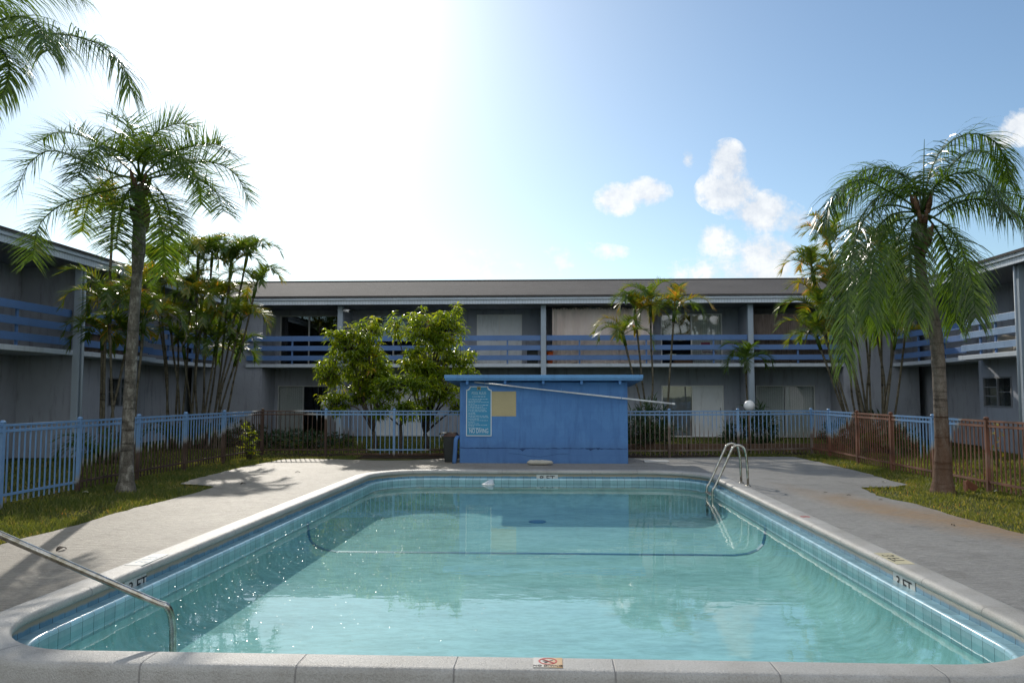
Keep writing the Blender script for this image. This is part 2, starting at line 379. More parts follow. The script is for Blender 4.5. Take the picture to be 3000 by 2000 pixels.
def m_glass():
    t = NT('window_glass'); p = t.pos(); n = t.noise(p, 1.5, 2)
    nm = t.bump(n, .05, .02)
    ge = t.n('ShaderNodeNewGeometry'); dt = t.n('ShaderNodeVectorMath', operation='DOT_PRODUCT'); t.l(ge.outputs['Incoming'], dt.inputs[0]); t.l(nm, dt.inputs[1])
    k = t.math('SUBTRACT', 1.0, t.math('MINIMUM', t.math('ABSOLUTE', dt.outputs['Value']), 1.0))
    fr = t.n('ShaderNodeMath', operation='MULTIPLY_ADD'); t.l(t.math('POWER', k, 5.0), fr.inputs[0]); fr.inputs[1].default_value = .96; fr.inputs[2].default_value = .04
    tr = t.n('ShaderNodeBsdfTransparent'); tr.inputs['Color'].default_value = (.86,.88,.88,1)
    gs = t.n('ShaderNodeBsdfGlossy'); gs.inputs['Roughness'].default_value = .01; t.l(nm, gs.inputs['Normal'])
    mx = t.n('ShaderNodeMixShader'); t.l(t.math('MULTIPLY_ADD', fr.outputs[0], 1.0, .05), mx.inputs[0]); t.l(tr.outputs[0], mx.inputs[1]); t.l(gs.outputs[0], mx.inputs[2])
    return t.done(mx.outputs[0])
M['glass'] = m_glass()
def m_lines(name, c0, c1, per, axis='X', rough=.8, dark=.6, bumps=.5, wob=.02):
    """vertical slats / seams of the given period along world x (or y)"""
    t = NT(name); p = t.pos(); g = t.n('ShaderNodeNewGeometry'); sx = t.n('ShaderNodeSeparateXYZ'); t.l(g.outputs['Position'], sx.inputs[0])
    n = t.noise(p, 3, 4)
    q = sx.outputs[0] if axis == 'X' else sx.outputs[1] if axis == 'Y' else sx.outputs[2]
    f = t.math('FRACT', t.math('DIVIDE', t.math('ADD', q, t.math('MULTIPLY', n, wob)), per))
    k = t.math('ABSOLUTE', t.math('SUBTRACT', f, .5)); k = t.math('MULTIPLY', k, 2)
    c = t.ramp(n, [(.3, c0), (.7, c1)])
    lm = t.ramp(k, [(.70, (1,1,1)), (.98, (dark,)*3)])
    c = t.mix(1.0, c, lm, 'MULTIPLY')
    return t.done(t.bsdf(c, rough, t.bump(lm, bumps, .01), 0, .3).outputs[0])
M['fascia_x'] = m_lines('fascia_paint', (.52,.58,.64), (.62,.67,.72), .105, 'X', .55, .76)
M['fascia_y'] = m_lines('fascia_paint_side', (.52,.58,.64), (.62,.67,.72), .105, 'Y', .55, .76)
M['vblind_x'] = m_lines('vertical_blind', (.78,.78,.74), (.86,.86,.82), .085, 'X', .7, .66)
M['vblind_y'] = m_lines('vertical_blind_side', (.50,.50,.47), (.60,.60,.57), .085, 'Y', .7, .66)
def m_bamboo(name, axis):
    t = NT(name); sc = (45, 45, 1.6); p = t.pos(sc); n = t.noise(p, 1, 5, .75); p2 = t.pos(); n2 = t.noise(p2, 1.2, 4)
    c = t.ramp(n, [(.3, (.075,.058,.05)), (.5, (.17,.135,.115)), (.72, (.27,.22,.18))])
    c = t.mix(1.0, c, t.ramp(n2, [(.3, (.7,.7,.7)), (.7, (1,1,1))]), 'MULTIPLY')
    return t.done(t.bsdf(c, .9, t.bump(n, .6, .01), 0, .15).outputs[0])
M['bamboo'] = m_bamboo('bamboo_screen', 'X')
def m_curtain():
    t = NT('curtain_cloth'); p = t.pos((1,1,.25)); n = t.noise(p, 2.5, 5, .6); n2 = t.noise(t.pos(), 140, 2)
    c = t.ramp(n, [(.3, (.64,.53,.47)), (.7, (.76,.66,.59))])
    d = t.n('ShaderNodeBsdfTranslucent'); t.l(c, d.inputs[0]); b = t.bsdf(c, .9, t.bump(n2, .2, .003), 0, .1)
    mx = t.n('ShaderNodeMixShader'); mx.inputs[0].default_value = .04; t.l(b.outputs[0], mx.inputs[1]); t.l(d.outputs[0], mx.inputs[2])
    return t.done(mx.outputs[0])
M['curtain'] = m_curtain()
def m_roof():
    t = NT('shingle_roof'); p = t.pos(); ps = t.pos((1, 6, 6)); n1 = t.noise(p, .35, 5, .6); n2 = t.noise(t.pos((2.2, 5, 5)), 2.2, 5, .7); n3 = t.noise(p, 30, 3, .7)
    g = t.n('ShaderNodeNewGeometry'); sx = t.n('ShaderNodeSeparateXYZ'); t.l(g.outputs['Position'], sx.inputs[0])
    k = t.math('FRACT', t.math('DIVIDE', sx.outputs[2], .042)); km = t.ramp(k, [(.0, (.72,)*3), (.18, (1,)*3)])
    c = t.ramp(n1, [(.3, (.062,.058,.058)), (.7, (.094,.087,.084))])
    c = t.mix(1.0, c, t.ramp(n2, [(.3, (.72,.72,.72)), (.65, (1.05,1.03,1.0))]), 'MULTIPLY')
    c = t.mix(1.0, c, t.ramp(n3, [(.3, (.75,)*3), (.65, (1.1,)*3)]), 'MULTIPLY'); c = t.mix(.6, c, km, 'MULTIPLY')
    return t.done(t.bsdf(c, .9, t.bump(t.math('ADD', km, n3), .5, .01), 0, .25).outputs[0])
M['roof'] = m_roof()
def m_leaf(name, dark, mid, warm, gloss=.32, transl=.42, tcol=None, sp=.42):
    t = NT(name); a = t.n('ShaderNodeAttribute', attribute_name='tone'); p = t.pos(); n = t.noise(p, 2.0, 3)
    k = t.math('ADD', a.outputs['Fac'], t.math('MULTIPLY', t.math('SUBTRACT', n, .5), .35))
    c = t.ramp(k, [(.1, dark), (.55, mid), (.85, warm), (.97, (.42,.19,.04))])
    b = t.bsdf(c, gloss, None, 0, sp); tl = t.n('ShaderNodeBsdfTranslucent')
    tc = t.mix(1.0, c, tcol or (2.0,1.9,.9), 'MULTIPLY'); t.l(tc, tl.inputs[0])
    mx = t.n('ShaderNodeMixShader'); mx.inputs[0].default_value = transl; t.l(b.outputs[0], mx.inputs[1]); t.l(tl.outputs[0], mx.inputs[2])
    return t.done(mx.outputs[0])
M['queen'] = m_leaf('queen_palm_leaf', (.035,.070,.016), (.070,.125,.024), (.19,.20,.03), .22, .48, (3.0,2.7,.7), .5)
M['areca'] = m_leaf('areca_leaf', (.035,.075,.018), (.075,.130,.022), (.22,.19,.02), .27, .46, (2.8,2.4,.8), .6)
M['broad'] = m_leaf('broad_leaf', (.075,.125,.016), (.145,.205,.022), (.27,.28,.03), .26, .60, (3.2,2.8,.7), .7)
M['shrub'] = m_leaf('shrub_leaf', (.020,.045,.018), (.042,.080,.026), (.10,.11,.03), .4, .3)
M['grass'] = m_leaf('grass_blade', (.060,.090,.018), (.128,.148,.034), (.29,.25,.10), .6, .45, (2.2,2.0,.8))
def m_ground():
    t = NT('lawn_soil'); p = t.pos(); n = t.noise(p, 1.1, 6, .65); n2 = t.noise(p, 28, 4, .75)
    c = t.ramp(n, [(.32, (.065,.085,.022)), (.52, (.085,.100,.028)), (.68, (.12,.105,.045)), (.8, (.13,.10,.06))])
    c = t.mix(1.0, c, t.ramp(n2, [(.3, (.45,.45,.45)), (.65, (1.1,1.1,1.0))]), 'MULTIPLY')
    return t.done(t.bsdf(c, .95, t.bump(n2, .9, .05), 0, .1).outputs[0])
M['ground'] = m_ground()
def m_trunk(name, c0, c1, ring, stain=None):
    t = NT(name); p = t.pos((1,1,1)); pr = t.pos((.8,.8,ring)); n = t.noise(pr, 1.0, 5, .7); n2 = t.noise(t.pos((1,1,.5)), 9, 6, .75); n3 = t.noise(p, 60, 3, .7)
    c = t.ramp(n2, [(.32, mul(c0,.5)), (.5, c0), (.7, c1)])
    rg = t.ramp(n, [(.36, (.40,.38,.36)), (.47, (1,1,1))])
    c = t.mix(1.0, c, rg, 'MULTIPLY'); c = t.mix(1.0, c, t.ramp(n3, [(.3, (.6,)*3), (.6, (1,)*3)]), 'MULTIPLY')
    if stain:
        g = t.n('ShaderNodeNewGeometry'); sx = t.n('ShaderNodeSeparateXYZ'); t.l(g.outputs['Position'], sx.inputs[0])
        zz = t.math('ADD', sx.outputs[2], t.math('MULTIPLY', t.math('SUBTRACT', n2, .5), 1.4))
        k = t.ramp(t.math('DIVIDE', zz, 2.5), [(.30, (1,1,1)), (.55, (0,0,0))]); c = t.mix(t.math('MULTIPLY', k, .6), c, stain)
    return t.done(t.bsdf(c, .9, t.bump(t.math('ADD', t.math('MULTIPLY', rg, .7), n2), .8, .02), 0, .2).outputs[0])
M['trunk_a'] = m_trunk('queen_trunk_lichen', (.15,.135,.11), (.42,.40,.34), 13)
M['trunk_b'] = m_trunk('queen_trunk_brown', (.19,.155,.125), (.27,.235,.20), 16, (.13,.058,.028))
M['trunk_ar'] = m_trunk('areca_stem', (.13,.115,.08), (.22,.20,.15), 9)
M['bark'] = m_trunk('tree_bark', (.10,.08,.06), (.17,.14,.11), 3)
M['boot'] = m_trunk('palm_boots', (.13,.075,.045), (.25,.15,.09), 5)

# ------------------------------------------------------------------ sun and sky
AZ, EL = R(20), R(29.5)
S = Vector((-math.sin(AZ)*math.cos(EL), math.cos(AZ)*math.cos(EL), math.sin(EL)))
ld = bpy.data.lights.new('sun', 'SUN'); ld.energy = 2.4; ld.angle = R(.53); ld.color = (1.0,.93,.82)
sun = bpy.data.objects.new('sun', ld); COL.objects.link(sun); sun.rotation_euler = (-S).to_track_quat('-Z', 'Y').to_euler(); sun.location = S*60
wd = bpy.data.worlds.new('World'); scene.world = wd; wd.use_nodes = True
wt = wd.node_tree; wt.nodes.clear()
class WN(NT):
    def __init__(s): s.t = wt
w = WN()
wo = w.n('ShaderNodeOutputWorld'); bg = w.n('ShaderNodeBackground')
sky = w.n('ShaderNodeTexSky'); sky.sky_type = 'NISHITA'; sky.sun_disc = False; sky.sun_elevation = EL; sky.sun_rotation = 2*pi-AZ
sky.air_density = 1.0; sky.dust_density = .55; sky.ozone_density = 1.5; sky.altitude = 0
tc = w.n('ShaderNodeTexCoord'); sx = w.n('ShaderNodeSeparateXYZ'); w.l(tc.outputs['Generated'], sx.inputs[0])
# humid air: bright aureole round the sun
dp = w.n('ShaderNodeVectorMath', operation='DOT_PRODUCT'); w.l(tc.outputs['Generated'], dp.inputs[0]); dp.inputs[1].default_value = S
ca = w.math('MAXIMUM', dp.outputs['Value'], 0.0)
g1 = w.math('MULTIPLY', w.math('POWER', ca, 14), .60); g2 = w.math('MULTIPLY', w.math('POWER', ca, 110), 5.0)
glow = w.math('ADD', g1, g2)
gc = w.n('ShaderNodeVectorMath', operation='SCALE'); gc.inputs[0].default_value = (.86,.97,1.0); w.l(glow, gc.inputs['Scale'])
skyc = w.mix(1.0, w.mix(1.0, sky.outputs[0], (1.0,1.12,1.16), 'MULTIPLY'), gc.outputs[0], 'ADD')
# cumulus, placed by direction
yy = w.math('MAXIMUM', sx.outputs[1], .05); u = w.math('DIVIDE', sx.outputs[0], yy); v = w.math('DIVIDE', sx.outputs[2], yy)
cv = w.n('ShaderNodeCombineXYZ'); w.l(u, cv.inputs[0]); w.l(v, cv.inputs[1])
nA = w.noise(cv.outputs[0], 17, 11, .66); nB = w.noise(cv.outputs[0], 5, 4, .5)
mask = None
def blob(px, py, rx, ry, k=1.0):
    global mask
    d = ray(px, py); u0, v0 = d.x/d.y, d.z/d.y
    a = w.math('DIVIDE', w.math('SUBTRACT', u, u0), rx*.80/F); b = w.math('DIVIDE', w.math('SUBTRACT', v, v0), ry*.80/F)
    r2 = w.math('ADD', w.math('MULTIPLY', a, a), w.math('MULTIPLY', b, b))
    m = w.math('MULTIPLY', w.math('MAXIMUM', w.math('SUBTRACT', 1.0, r2), 0.0), k)
    mask = m if mask is None else w.math('MAXIMUM', mask, m)
for b in ((1810,585,95,70),(1890,565,105,65),(2135,480,80,100),(2140,560,135,95),(2230,620,140,95),(2330,650,110,70,.85),(2240,740,260,90,.75),(2180,800,330,85,.8),(2100,690,90,50,.6),
          (2015,460,35,45,.55),(3000,375,105,75),(2940,405,70,40,.5),(3150,330,180,110),(1480,775,300,60,.34),(1350,760,200,40,.3),(1700,740,200,40,.25)): blob(*b)
den = w.math('ADD', mask, w.math('MULTIPLY', w.math('SUBTRACT', nA, .5), 3.9))
den = w.ramp(w.math('MULTIPLY', den, w.math('GREATER_THAN', mask, .001)), [(.14, (0,0,0)), (.78, (1,1,1))])
shade = w.ramp(w.math('ADD', w.math('MULTIPLY', nA, .75), w.math('MULTIPLY', nB, .4)), [(.42, (5.6,6.2,7.2)), (.64, (9.6,9.7,9.7))])
skyc = w.mix(w.math('MULTIPLY', den, .9), skyc, shade)
# bright unseen cumulus added beside and behind the camera to fill the shaded facades
nC = w.noise(tc.outputs['Generated'], 2.6, 7, .6); nD = w.noise(tc.outputs['Generated'], 7, 5, .6)
cl = w.ramp(nC, [(.44, (0,0,0)), (.56, (1,1,1))])
bk = w.math('MULTIPLY', w.ramp(w.math('MULTIPLY_ADD', sx.outputs[1], -1.0, .5), [(.22, (0,0,0)), (.55, (1,1,1))]), w.ramp(sx.outputs[2], [(.0, (0,0,0)), (.08, (1,1,1))]))
skyc = w.mix(w.math('MULTIPLY', cl, bk), skyc, w.ramp(nD, [(.35, (10.5,11,11.6)), (.65, (15.5,15.5,15.5))]))
w.l(skyc, bg.inputs['Color']); bg.inputs['Strength'].default_value = .085; w.l(bg.outputs[0], wo.inputs['Surface'])
scene.view_settings.view_transform = 'Standard'; scene.view_settings.look = 'None'; scene.view_settings.exposure = .35; scene.view_settings.gamma = 1
scene.render.engine = 'CYCLES'; scene.cycles.max_bounces = 8; scene.cycles.transparent_max_bounces = 24; scene.cycles.sample_clamp_indirect = 4.0
scene.cycles.use_denoising = True; scene.cycles.caustics_reflective = False; scene.cycles.caustics_refractive = False
scene.cycles.use_adaptive_sampling = True; scene.cycles.adaptive_threshold = .015

# ------------------------------------------------------------------ pool outline
PC = [Vector((-3.87,5.0,0)), Vector((3.31,4.98,0)), Vector((3.23,16.8,0)), Vector((-3.57,16.75,0))]   # counter-clockwise, coping nose
def rounded(corners, rad, arc=14, step=.4):
    out = []; n = len(corners)
    for i in range(n):
        a, b, c = corners[i-1], corners[i], corners[(i+1)%n]
        d0 = (a-b).normalized(); d1 = (c-b).normalized(); half = math.acos(max(-1,min(1,d0.dot(d1))))/2
        tl = rad[i]/math.tan(half); p0 = b+d0*tl; ctr = b+(d0+d1).normalized()*(rad[i]/math.sin(half))
        a0 = math.atan2(p0.y-ctr.y, p0.x-ctr.x); tot = pi-2*half
        arcp = [ctr+Vector((math.cos(a0+tot*k/arc), math.sin(a0+tot*k/arc), 0))*rad[i] for k in range(arc+1)]
        if out:
            q = out[-1]; L = (arcp[0]-q).length; m = max(1, int(L/step))
            out += [q.lerp(arcp[0], k/m) for k in range(1, m)]
        out += arcp
    q = out[-1]; L = (out[0]-q).length; m = max(1, int(L/step)); e = out[0]
    out += [q.lerp(e, k/m) for k in range(1, m)]
    return out
LOOP = rounded(PC, [.84,.90,1.15,1.15]); NL = len(LOOP)
NRM = []; ARC = [0.0]
for i in range(NL):
    t = (LOOP[(i+1)%NL]-LOOP[i-1]).normalized(); NRM.append(Vector((-t.y, t.x, 0)))     # inward
for i in range(NL): ARC.append(ARC[-1]+(LOOP[(i+1)%NL]-LOOP[i]).length)
def ring(d, z): return [LOOP[i]+NRM[i]*d+Vector((0,0,z)) for i in range(NL)]
def sweep(mb, prof, smooth=True):
    rs = [ring(d, z) for d, z in prof]; vl = [0.0]
    for (a, b), (c, d) in zip(prof, prof[1:]): vl.append(vl[-1]+math.hypot(c-a, d-b))
    vs = [p for r in rs for p in r]; fs = []; uvs = []
    for k in range(len(prof)-1):
        for i in range(NL):
            j = (i+1) % NL; fs.append((k*NL+i, k*NL+j, (k+1)*NL+j, (k+1)*NL+i))
            uvs.append(((ARC[i], vl[k]), (ARC[i+1], vl[k]), (ARC[i+1], vl[k+1]), (ARC[i], vl[k+1])))
    mb.add(vs, fs, smooth, uvs)
def flip_ok(o):
    bm = bmesh.new(); bm.from_mesh(o.data); bmesh.ops.recalc_face_normals(bm, faces=bm.faces); bm.to_mesh(o.data); bm.free(); return o
CZ = .05; WZ = -.198; FZ = -.68
pool = thing('swimming_pool', (0, 11, 0), 'rectangular swimming pool with rounded corners, pale concrete coping and blue tile bands', 'swimming pool')
b = MB(); sweep(b, [(-.27,-.22),(-.27,.005),(-.262,.032),(-.245,.046),(-.22,CZ),(-.06,CZ),(-.03,.046),(-.010,.036),(.0,.018),(.002,.0),(-.004,-.018),(-.016,-.030),(-.05,-.034),(-.10,-.034)])
b.build('coping', M['coping'], pool)
b = MB(); sweep(b, [(-.05,-.034),(-.05,-.20)], False); b.build('upper_tile_band', M['tile_up'], pool)
b = MB(); sweep(b, [(-.06,-.125),(.02,-.125),(.062,-.112),(.082,-.110),(.097,-.118),(.102,-.134),(.102,-.150)]); b.build('gutter_lip', M['lip'], pool)
b = MB(); sweep(b, [(.100,-.1495),(.100,-.305)], False); b.build('lower_tile_band', M['tile_low'], pool)
b = MB(); prof = [(.100,-.3045),(.11,-.42),(.14,-.52),(.22,-.60),(.36,-.655),(.55,FZ)]; sweep(b, prof)
r = ring(.55, FZ); c = Vector((-.2, 11, FZ)); n0 = len(b.v)
vs = [c]+r; b.add(vs, [(0, 1+i, 1+(i+1)%NL) for i in range(NL)])
b.build('basin', M['basin'], pool)
# painted tile line across the basin
def line_at(yv, side):
    best = None
    for i in range(NL):
        p = LOOP[i]; q = LOOP[(i+1)%NL]
        if (p.y-yv)*(q.y-yv) <= 0 and abs(q.y-p.y) > 1e-6:
            x = p.x+(q.x-p.x)*(yv-p.y)/(q.y-p.y)
            if (side < 0) == (x < 0): best = x
    return best
yl = 11.75; xl, xr = line_at(yl, -1), line_at(yl, 1)
pts = [Vector((xl+d+.004, yl, z+.004)) for d, z in [(.101,-.24)]+prof]+[Vector((xr-d-.004, yl, z+.004)) for d, z in ([(.101,-.24)]+prof)[::-1]]
b = MB(); vs = []; fs = []
for p in pts: vs += [p-Vector((0,.055,0)), p+Vector((0,.055,0))]
for i in range(len(pts)-1): fs.append((2*i,2*i+1,2*i+3,2*i+2))
b.add(vs, fs); b.build('floor_stripe', M['stripe'], pool)
# floor drain
b = MB(); b.lathe((-.2,14.6,FZ+.002), [(.16,0),(.16,.012),(.13,.018)], 24); b.build('floor_drain', M['stripe'], pool)
# water
b = MB(); rr = [LOOP[i]+NRM[i]*.099+Vector((0,0,WZ)) for i in range(NL)]; b.add(rr, [tuple(range(NL))])
tag(b.build('water', M['water']), kind='structure')
# depth markers on the upper tile band and on the coping
def marker(idx_pt, inward, txt, cat_label, xs=1.0):
    p = Vector(idx_pt); n = Vector(inward).normalized(); x = n.cross(Vector((0,0,1))) * -1
    b = MB()
    for k in (-1, 0, 1):
        c = p+x*(k*.153)
        q = [c+x*sx_*.074+Vector((0,0,z)) for sx_, z in ((-1,-.042),(1,-.042),(1,-.195),(-1,-.195))]
        b.add(q+[v_+n*.004 for v_ in q], [(0,1,2,3),(4,5,6,7),(0,4,5,1),(1,5,6,2),(2,6,7,3),(3,7,4,0)])
    o = b.build('depth_marker', M['markwhite'], pool, label=cat_label)
    lettering(txt, .155, M['ink'], o, p+n*.0065+Vector((0,0,-.172)), x, (0,0,1), xs=1.15)
def wall_pt(px, py, z, side):
    g = G(px, py, z); x = line_at(g.y, side); return Vector((x+(.05 if side > 0 else -.05), g.y, 0))
marker(wall_pt(365,1712,-.12,-1), (1,0,0), '3 FT', 'black 3 FT letters on white tiles in the left wall')
marker(wall_pt(2640,1712,-.12,1), (-1,0,0), '3 FT', 'black 3 FT letters on white tiles in the right wall')
marker(wall_pt(2098,1420,-.12,1), (-1,0,0), '8 FT', 'white marker tiles by the ladder')
marker(Vector((-.02,16.82,0)), (0,-1,0), '8 FT', 'white marker tiles in the far wall')
def coping_marker(px, py, side, mat, txt):
    g = G(px, py, CZ); x0 = line_at(g.y, side); xc = x0+side*.12
    b = MB(); b.box(xc-.085, xc+.085, g.y-.26, g.y+.26, CZ-.004, CZ+.003)
    o = b.build('coping_marker', mat, pool)
    lettering(txt, .17, M['ink'] if side > 0 else M['column'], o, (xc+side*.05, g.y, CZ+.0035), (0,-side,0) if side > 0 else (0,1,0), (-side,0,0), xs=1.0)
coping_marker(2632,1635,1,M['markyellow'],'3 FT'); coping_marker(360,1638,-1,M['markwhite'],'3 FT')
# "no diving" tile in the near coping
def m_nodive():
    t = NT('no_diving_tile'); p = t.pos(); g = t.n('ShaderNodeSeparateXYZ'); t.l(p, g.inputs[0]); n = t.noise(p, 18, 5, .7)
    k = t.math('ADD', t.math('MULTIPLY_ADD', g.outputs[0], 4.2, .45), t.math('MULTIPLY', t.math('SUBTRACT', n, .5), .5))
    c = t.ramp(k, [(.25, (.56,.52,.46)), (.7, (.55,.36,.17)), (.95, (.50,.25,.08))])
    return t.done(t.bsdf(c, .45).outputs[0])
cx, cy = G(1605,1944,CZ+.004).x, 4.855
b = MB(); b.box(cx-.088, cx+.088, cy-.083, cy+.083, CZ-.003, CZ+.005); nd = b.build('no_diving_tile', m_nodive(), pool)
b = MB(); zz = CZ+.0055
def ringflat(b, cx, cy, r0, r1, z, n=40):
    vs = []; 
    for k in range(n):
        a = 2*pi*k/n
        for r_ in (r0, r1): vs += [(cx+r_*math.cos(a), cy+r_*math.sin(a), z), (cx+r_*math.cos(a), cy+r_*math.sin(a), z+.0012)]
    fs = []
    for k in range(n):
        o = k*4; q = ((k+1)%n)*4; fs += [(o+1,o+3,q+3,q+1),(o,o+1,q+1,q),(o+3,o+2,q+2,q+3)]
    b.add(vs, fs)
ringflat(b, cx, cy+.018, .047, .057, zz)
b.bar((cx-.036,cy+.052,zz+.0024),(cx+.036,cy-.018,zz+.0024),.009,.001); b.build('prohibition_ring', M['red'], nd)
b = MB(); b.bar((cx-.018,cy-.012,zz+.0004),(cx+.0,cy+.012,zz+.0004),.014,.0008); b.bar((cx+.0,cy+.012,zz+.0004),(cx+.030,cy+.036,zz+.0004),.008,.0008); b.bar((cx-.004,cy+.008,zz+.0005),(cx-.03,cy+.02,zz+.0005),.006,.0008)
b.lathe((cx-.012,cy-.004,zz), [(.008,0),(.008,.0009)], 12); b.build('diver_figure', M['ink'], nd)
lettering('NO DIVING', .034, M['ink'], nd, (cx, cy-.074, CZ+.0062), (1,0,0), (0,1,0), xs=1.0)
# red prohibition mark worn on the right coping
g = G(2370,1513,CZ); xr_ = line_at(g.y, 1)+.12; b = MB(); ringflat(b, xr_, g.y, .045, .06, CZ+.001); b.bar((xr_-.04,g.y-.04,CZ+.0045),(xr_+.04,g.y+.04,CZ+.0045),.012,.001)
b.build('worn_prohibition_mark', M['red'], pool)

# ------------------------------------------------------------------ ground, deck
def fill(outer, hole, z, name, mat, kind='structure', extra=()):
    pts = [Vector((p[0], p[1])) for p in outer]+[Vector((p[0], p[1])) for p in hole]
    n, m = len(outer), len(hole)
    ed = [(i, (i+1)%n) for i in range(n)]+[(n+i, n+(i+1)%m) for i in range(m)]
    pts += [Vector(p) for p in extra]
    vo, eo, fo, *_ = delaunay_2d_cdt(pts, ed, [], 0, 1e-5)
    zf = z if callable(z) else (lambda x, y: z)
    def inside(q, poly):
        c = False; k = len(poly)
        for i in range(k):
            a, b_ = poly[i], poly[i-1]
            if (a[1] > q[1]) != (b_[1] > q[1]) and q[0] < (b_[0]-a[0])*(q[1]-a[1])/(b_[1]-a[1])+a[0]: c = not c
        return c
    fs = []
    for f in fo:
        c = sum((vo[k] for k in f), Vector((0,0)))/len(f)
        if inside(c, outer) and not inside(c, hole): fs.append(tuple(f))
    b = MB(); b.add([(p.x, p.y, zf(p.x, p.y)) for p in vo], fs); o = flip_ok(b.build(name, mat)); tag(o, kind=kind); return o
hole = [LOOP[i]-NRM[i]*.2 for i in range(NL)]
E0 = lambda px, py: G(px, py, 0).to_2d()
left_edge = [Vector((-6.35,-2)), Vector((-6.25,4)), Vector((-6.15,7.2))]+[E0(*q) for q in ((0,1594),(73,1574),(194,1545),(339,1502),(430,1478),(500,1462),(560,1446),(610,1430),(622,1425),(605,1421),(530,1416),(545,1409),(612,1391),(700,1370),(770,1356),(812,1348),(830,1345))]
back_edge = [E0(900,1343), E0(1000,1345), E0(1100,1348), E0(1200,1348), Vector((-2.7,20.3)), Vector((2.4,20.75)), E0(2000,1340), E0(2150,1338), E0(2250,1337), E0(2325,1337)]
right_edge = [E0(*q) for q in ((2345,1341),(2395,1352),(2445,1364),(2540,1386),(2605,1406),(2660,1419),(2610,1426),(2516,1427),(2574,1451),(2620,1463),(2676,1474),(2778,1505),(2880,1532),(3000,1563))]+[Vector((6.0,7.6)), Vector((5.9,4)), Vector((6.0,-2))]
def jag(poly, amp=.035, step=.22):
    out = []; rnd = random.Random(3)
    for a, b_ in zip(poly, poly[1:]):
        L = (b_-a).length; m = max(1, int(L/step)) if a.y > 5 else 1
        for k in range(m):
            p = a.lerp(b_, k/m); out.append(p+Vector((rnd.uniform(-amp,amp), rnd.uniform(-amp,amp))))
    out.append(poly[-1]); return out
DECK = jag(left_edge)[:-1]+[left_edge[-1]]+back_edge+jag(right_edge)
NEAR = [(x*.37, y) for x in range(-15, 16) for y in (4.6, 5.2, 5.7, 6.2, 6.7, 7.2, 7.8) if not (-4.2 < x*.37 < 3.75 and y > 4.7)]
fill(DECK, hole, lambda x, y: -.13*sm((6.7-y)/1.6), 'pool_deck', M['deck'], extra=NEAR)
fill([(-500,-300),(500,-300),(500,700),(-500,700)], hole, lambda x, y: -.03-.13*sm((7.5-y)/1.6) if abs(x) < 12 else -.03, 'ground', M['ground'])
# mulch strip with timber edging beyond the back fence
b = MB(); b.box(-7.6,-2.2,20.6,22.0,-.06,-.012); b.box(2.0,9,20.95,23.2,-.06,-.011); tag(b.build('mulch_bed', M['mulch']), kind='structure')

# ------------------------------------------------------------------ grass
def point_in(poly, X, Y):
    P = np.array([(p[0], p[1]) for p in poly]); inside = np.zeros(len(X), bool); j = len(P)-1
    for i in range(len(P)):
        xi, yi = P[i]; xj, yj = P[j]
        with np.errstate(divide='ignore', invalid='ignore'):
            c = ((yi > Y) != (yj > Y)) & (X < (xj-xi)*(Y-yi)/(yj-yi+1e-12)+xi)
        inside ^= c; j = i
    return inside
rng = np.random.default_rng(5)
def grass(name, n, x0, x1, y0, y1, h0, h1, wd, z=-.03, seed=0, power=1.0):
    X = rng.uniform(x0, x1, n); Y = y0+(y1-y0)*rng.uniform(0, 1, n)**power
    k = ~point_in(DECK, X, Y); k &= ~((np.abs(X) < 2.6) & (Y > 18) & (Y < 22))
    # worn patches
    pn = np.sin(X*2.1+1.3*np.sin(Y*1.7))*np.sin(Y*1.9+1.1*np.sin(X*2.3))
    k &= rng.uniform(0, 1, n) < np.clip(1.0+.55*pn, .25, 1)
    X, Y, pn = X[k], Y[k], pn[k]; n = len(X)
    H = rng.uniform(h0, h1, n)*np.clip(.9+.35*pn, .5, 1.3); A = rng.uniform(0, 2*pi, n); B = rng.uniform(0, 2*pi, n); L = rng.uniform(.3, 1.0, n)*H
    ww = wd*rng.uniform(.6, 1.4, n); dx, dy = np.cos(A)*ww, np.sin(A)*ww
    base = np.stack([X, Y, np.full(n, z)], 1)
    v = np.empty((n, 5, 3), np.float32)
    v[:,0] = base+np.stack([-dx,-dy,0*dx],1); v[:,1] = base+np.stack([dx,dy,0*dx],1)
    mid = base+np.stack([np.cos(B)*L*.35, np.sin(B)*L*.35, H*.62],1)
    v[:,2] = mid+np.stack([dx,dy,0*dx],1)*.8; v[:,3] = mid-np.stack([dx,dy,0*dx],1)*.8
    v[:,4] = base+np.stack([np.cos(B)*L, np.sin(B)*L, H],1)
    tone = np.clip(.47+.17*rng.standard_normal(n)-.14*pn, 0.02, .95)
    me = bpy.data.meshes.new(name); me.vertices.add(n*5); me.vertices.foreach_set('co', v.ravel())
    o4 = np.arange(n)*5; quads = np.stack([o4,o4+1,o4+2,o4+3],1); tris = np.stack([o4+3,o4+2,o4+4],1)
    li = np.concatenate([quads.ravel(), tris.ravel()]); me.loops.add(len(li)); me.loops.foreach_set('vertex_index', li.astype(np.int32))
    ls = np.concatenate([np.arange(n)*4, n*4+np.arange(n)*3]).astype(np.int32); me.polygons.add(2*n); me.polygons.foreach_set('loop_start', ls)
    me.materials.append(M['grass']); at = me.attributes.new('tone','FLOAT','POINT'); at.data.foreach_set('value', np.repeat(tone, 5).astype(np.float32)); me.update(); me.validate()
    ob = bpy.data.objects.new(name, me); COL.objects.link(ob); return tag(ob, kind='stuff')
grass('grass', 60000, -8.7, -5.0, 6.5, 21.2, .03, .085, .006, power=1.15)
grass('grass', 60000, 4.6, 8.6, 7.5, 22, .03, .085, .006, power=1.15)
grass('grass', 34000, -13, -8.6, 8, 26, .04, .10, .009)
grass('grass', 34000, 8.6, 13, 10, 26, .04, .10, .009)
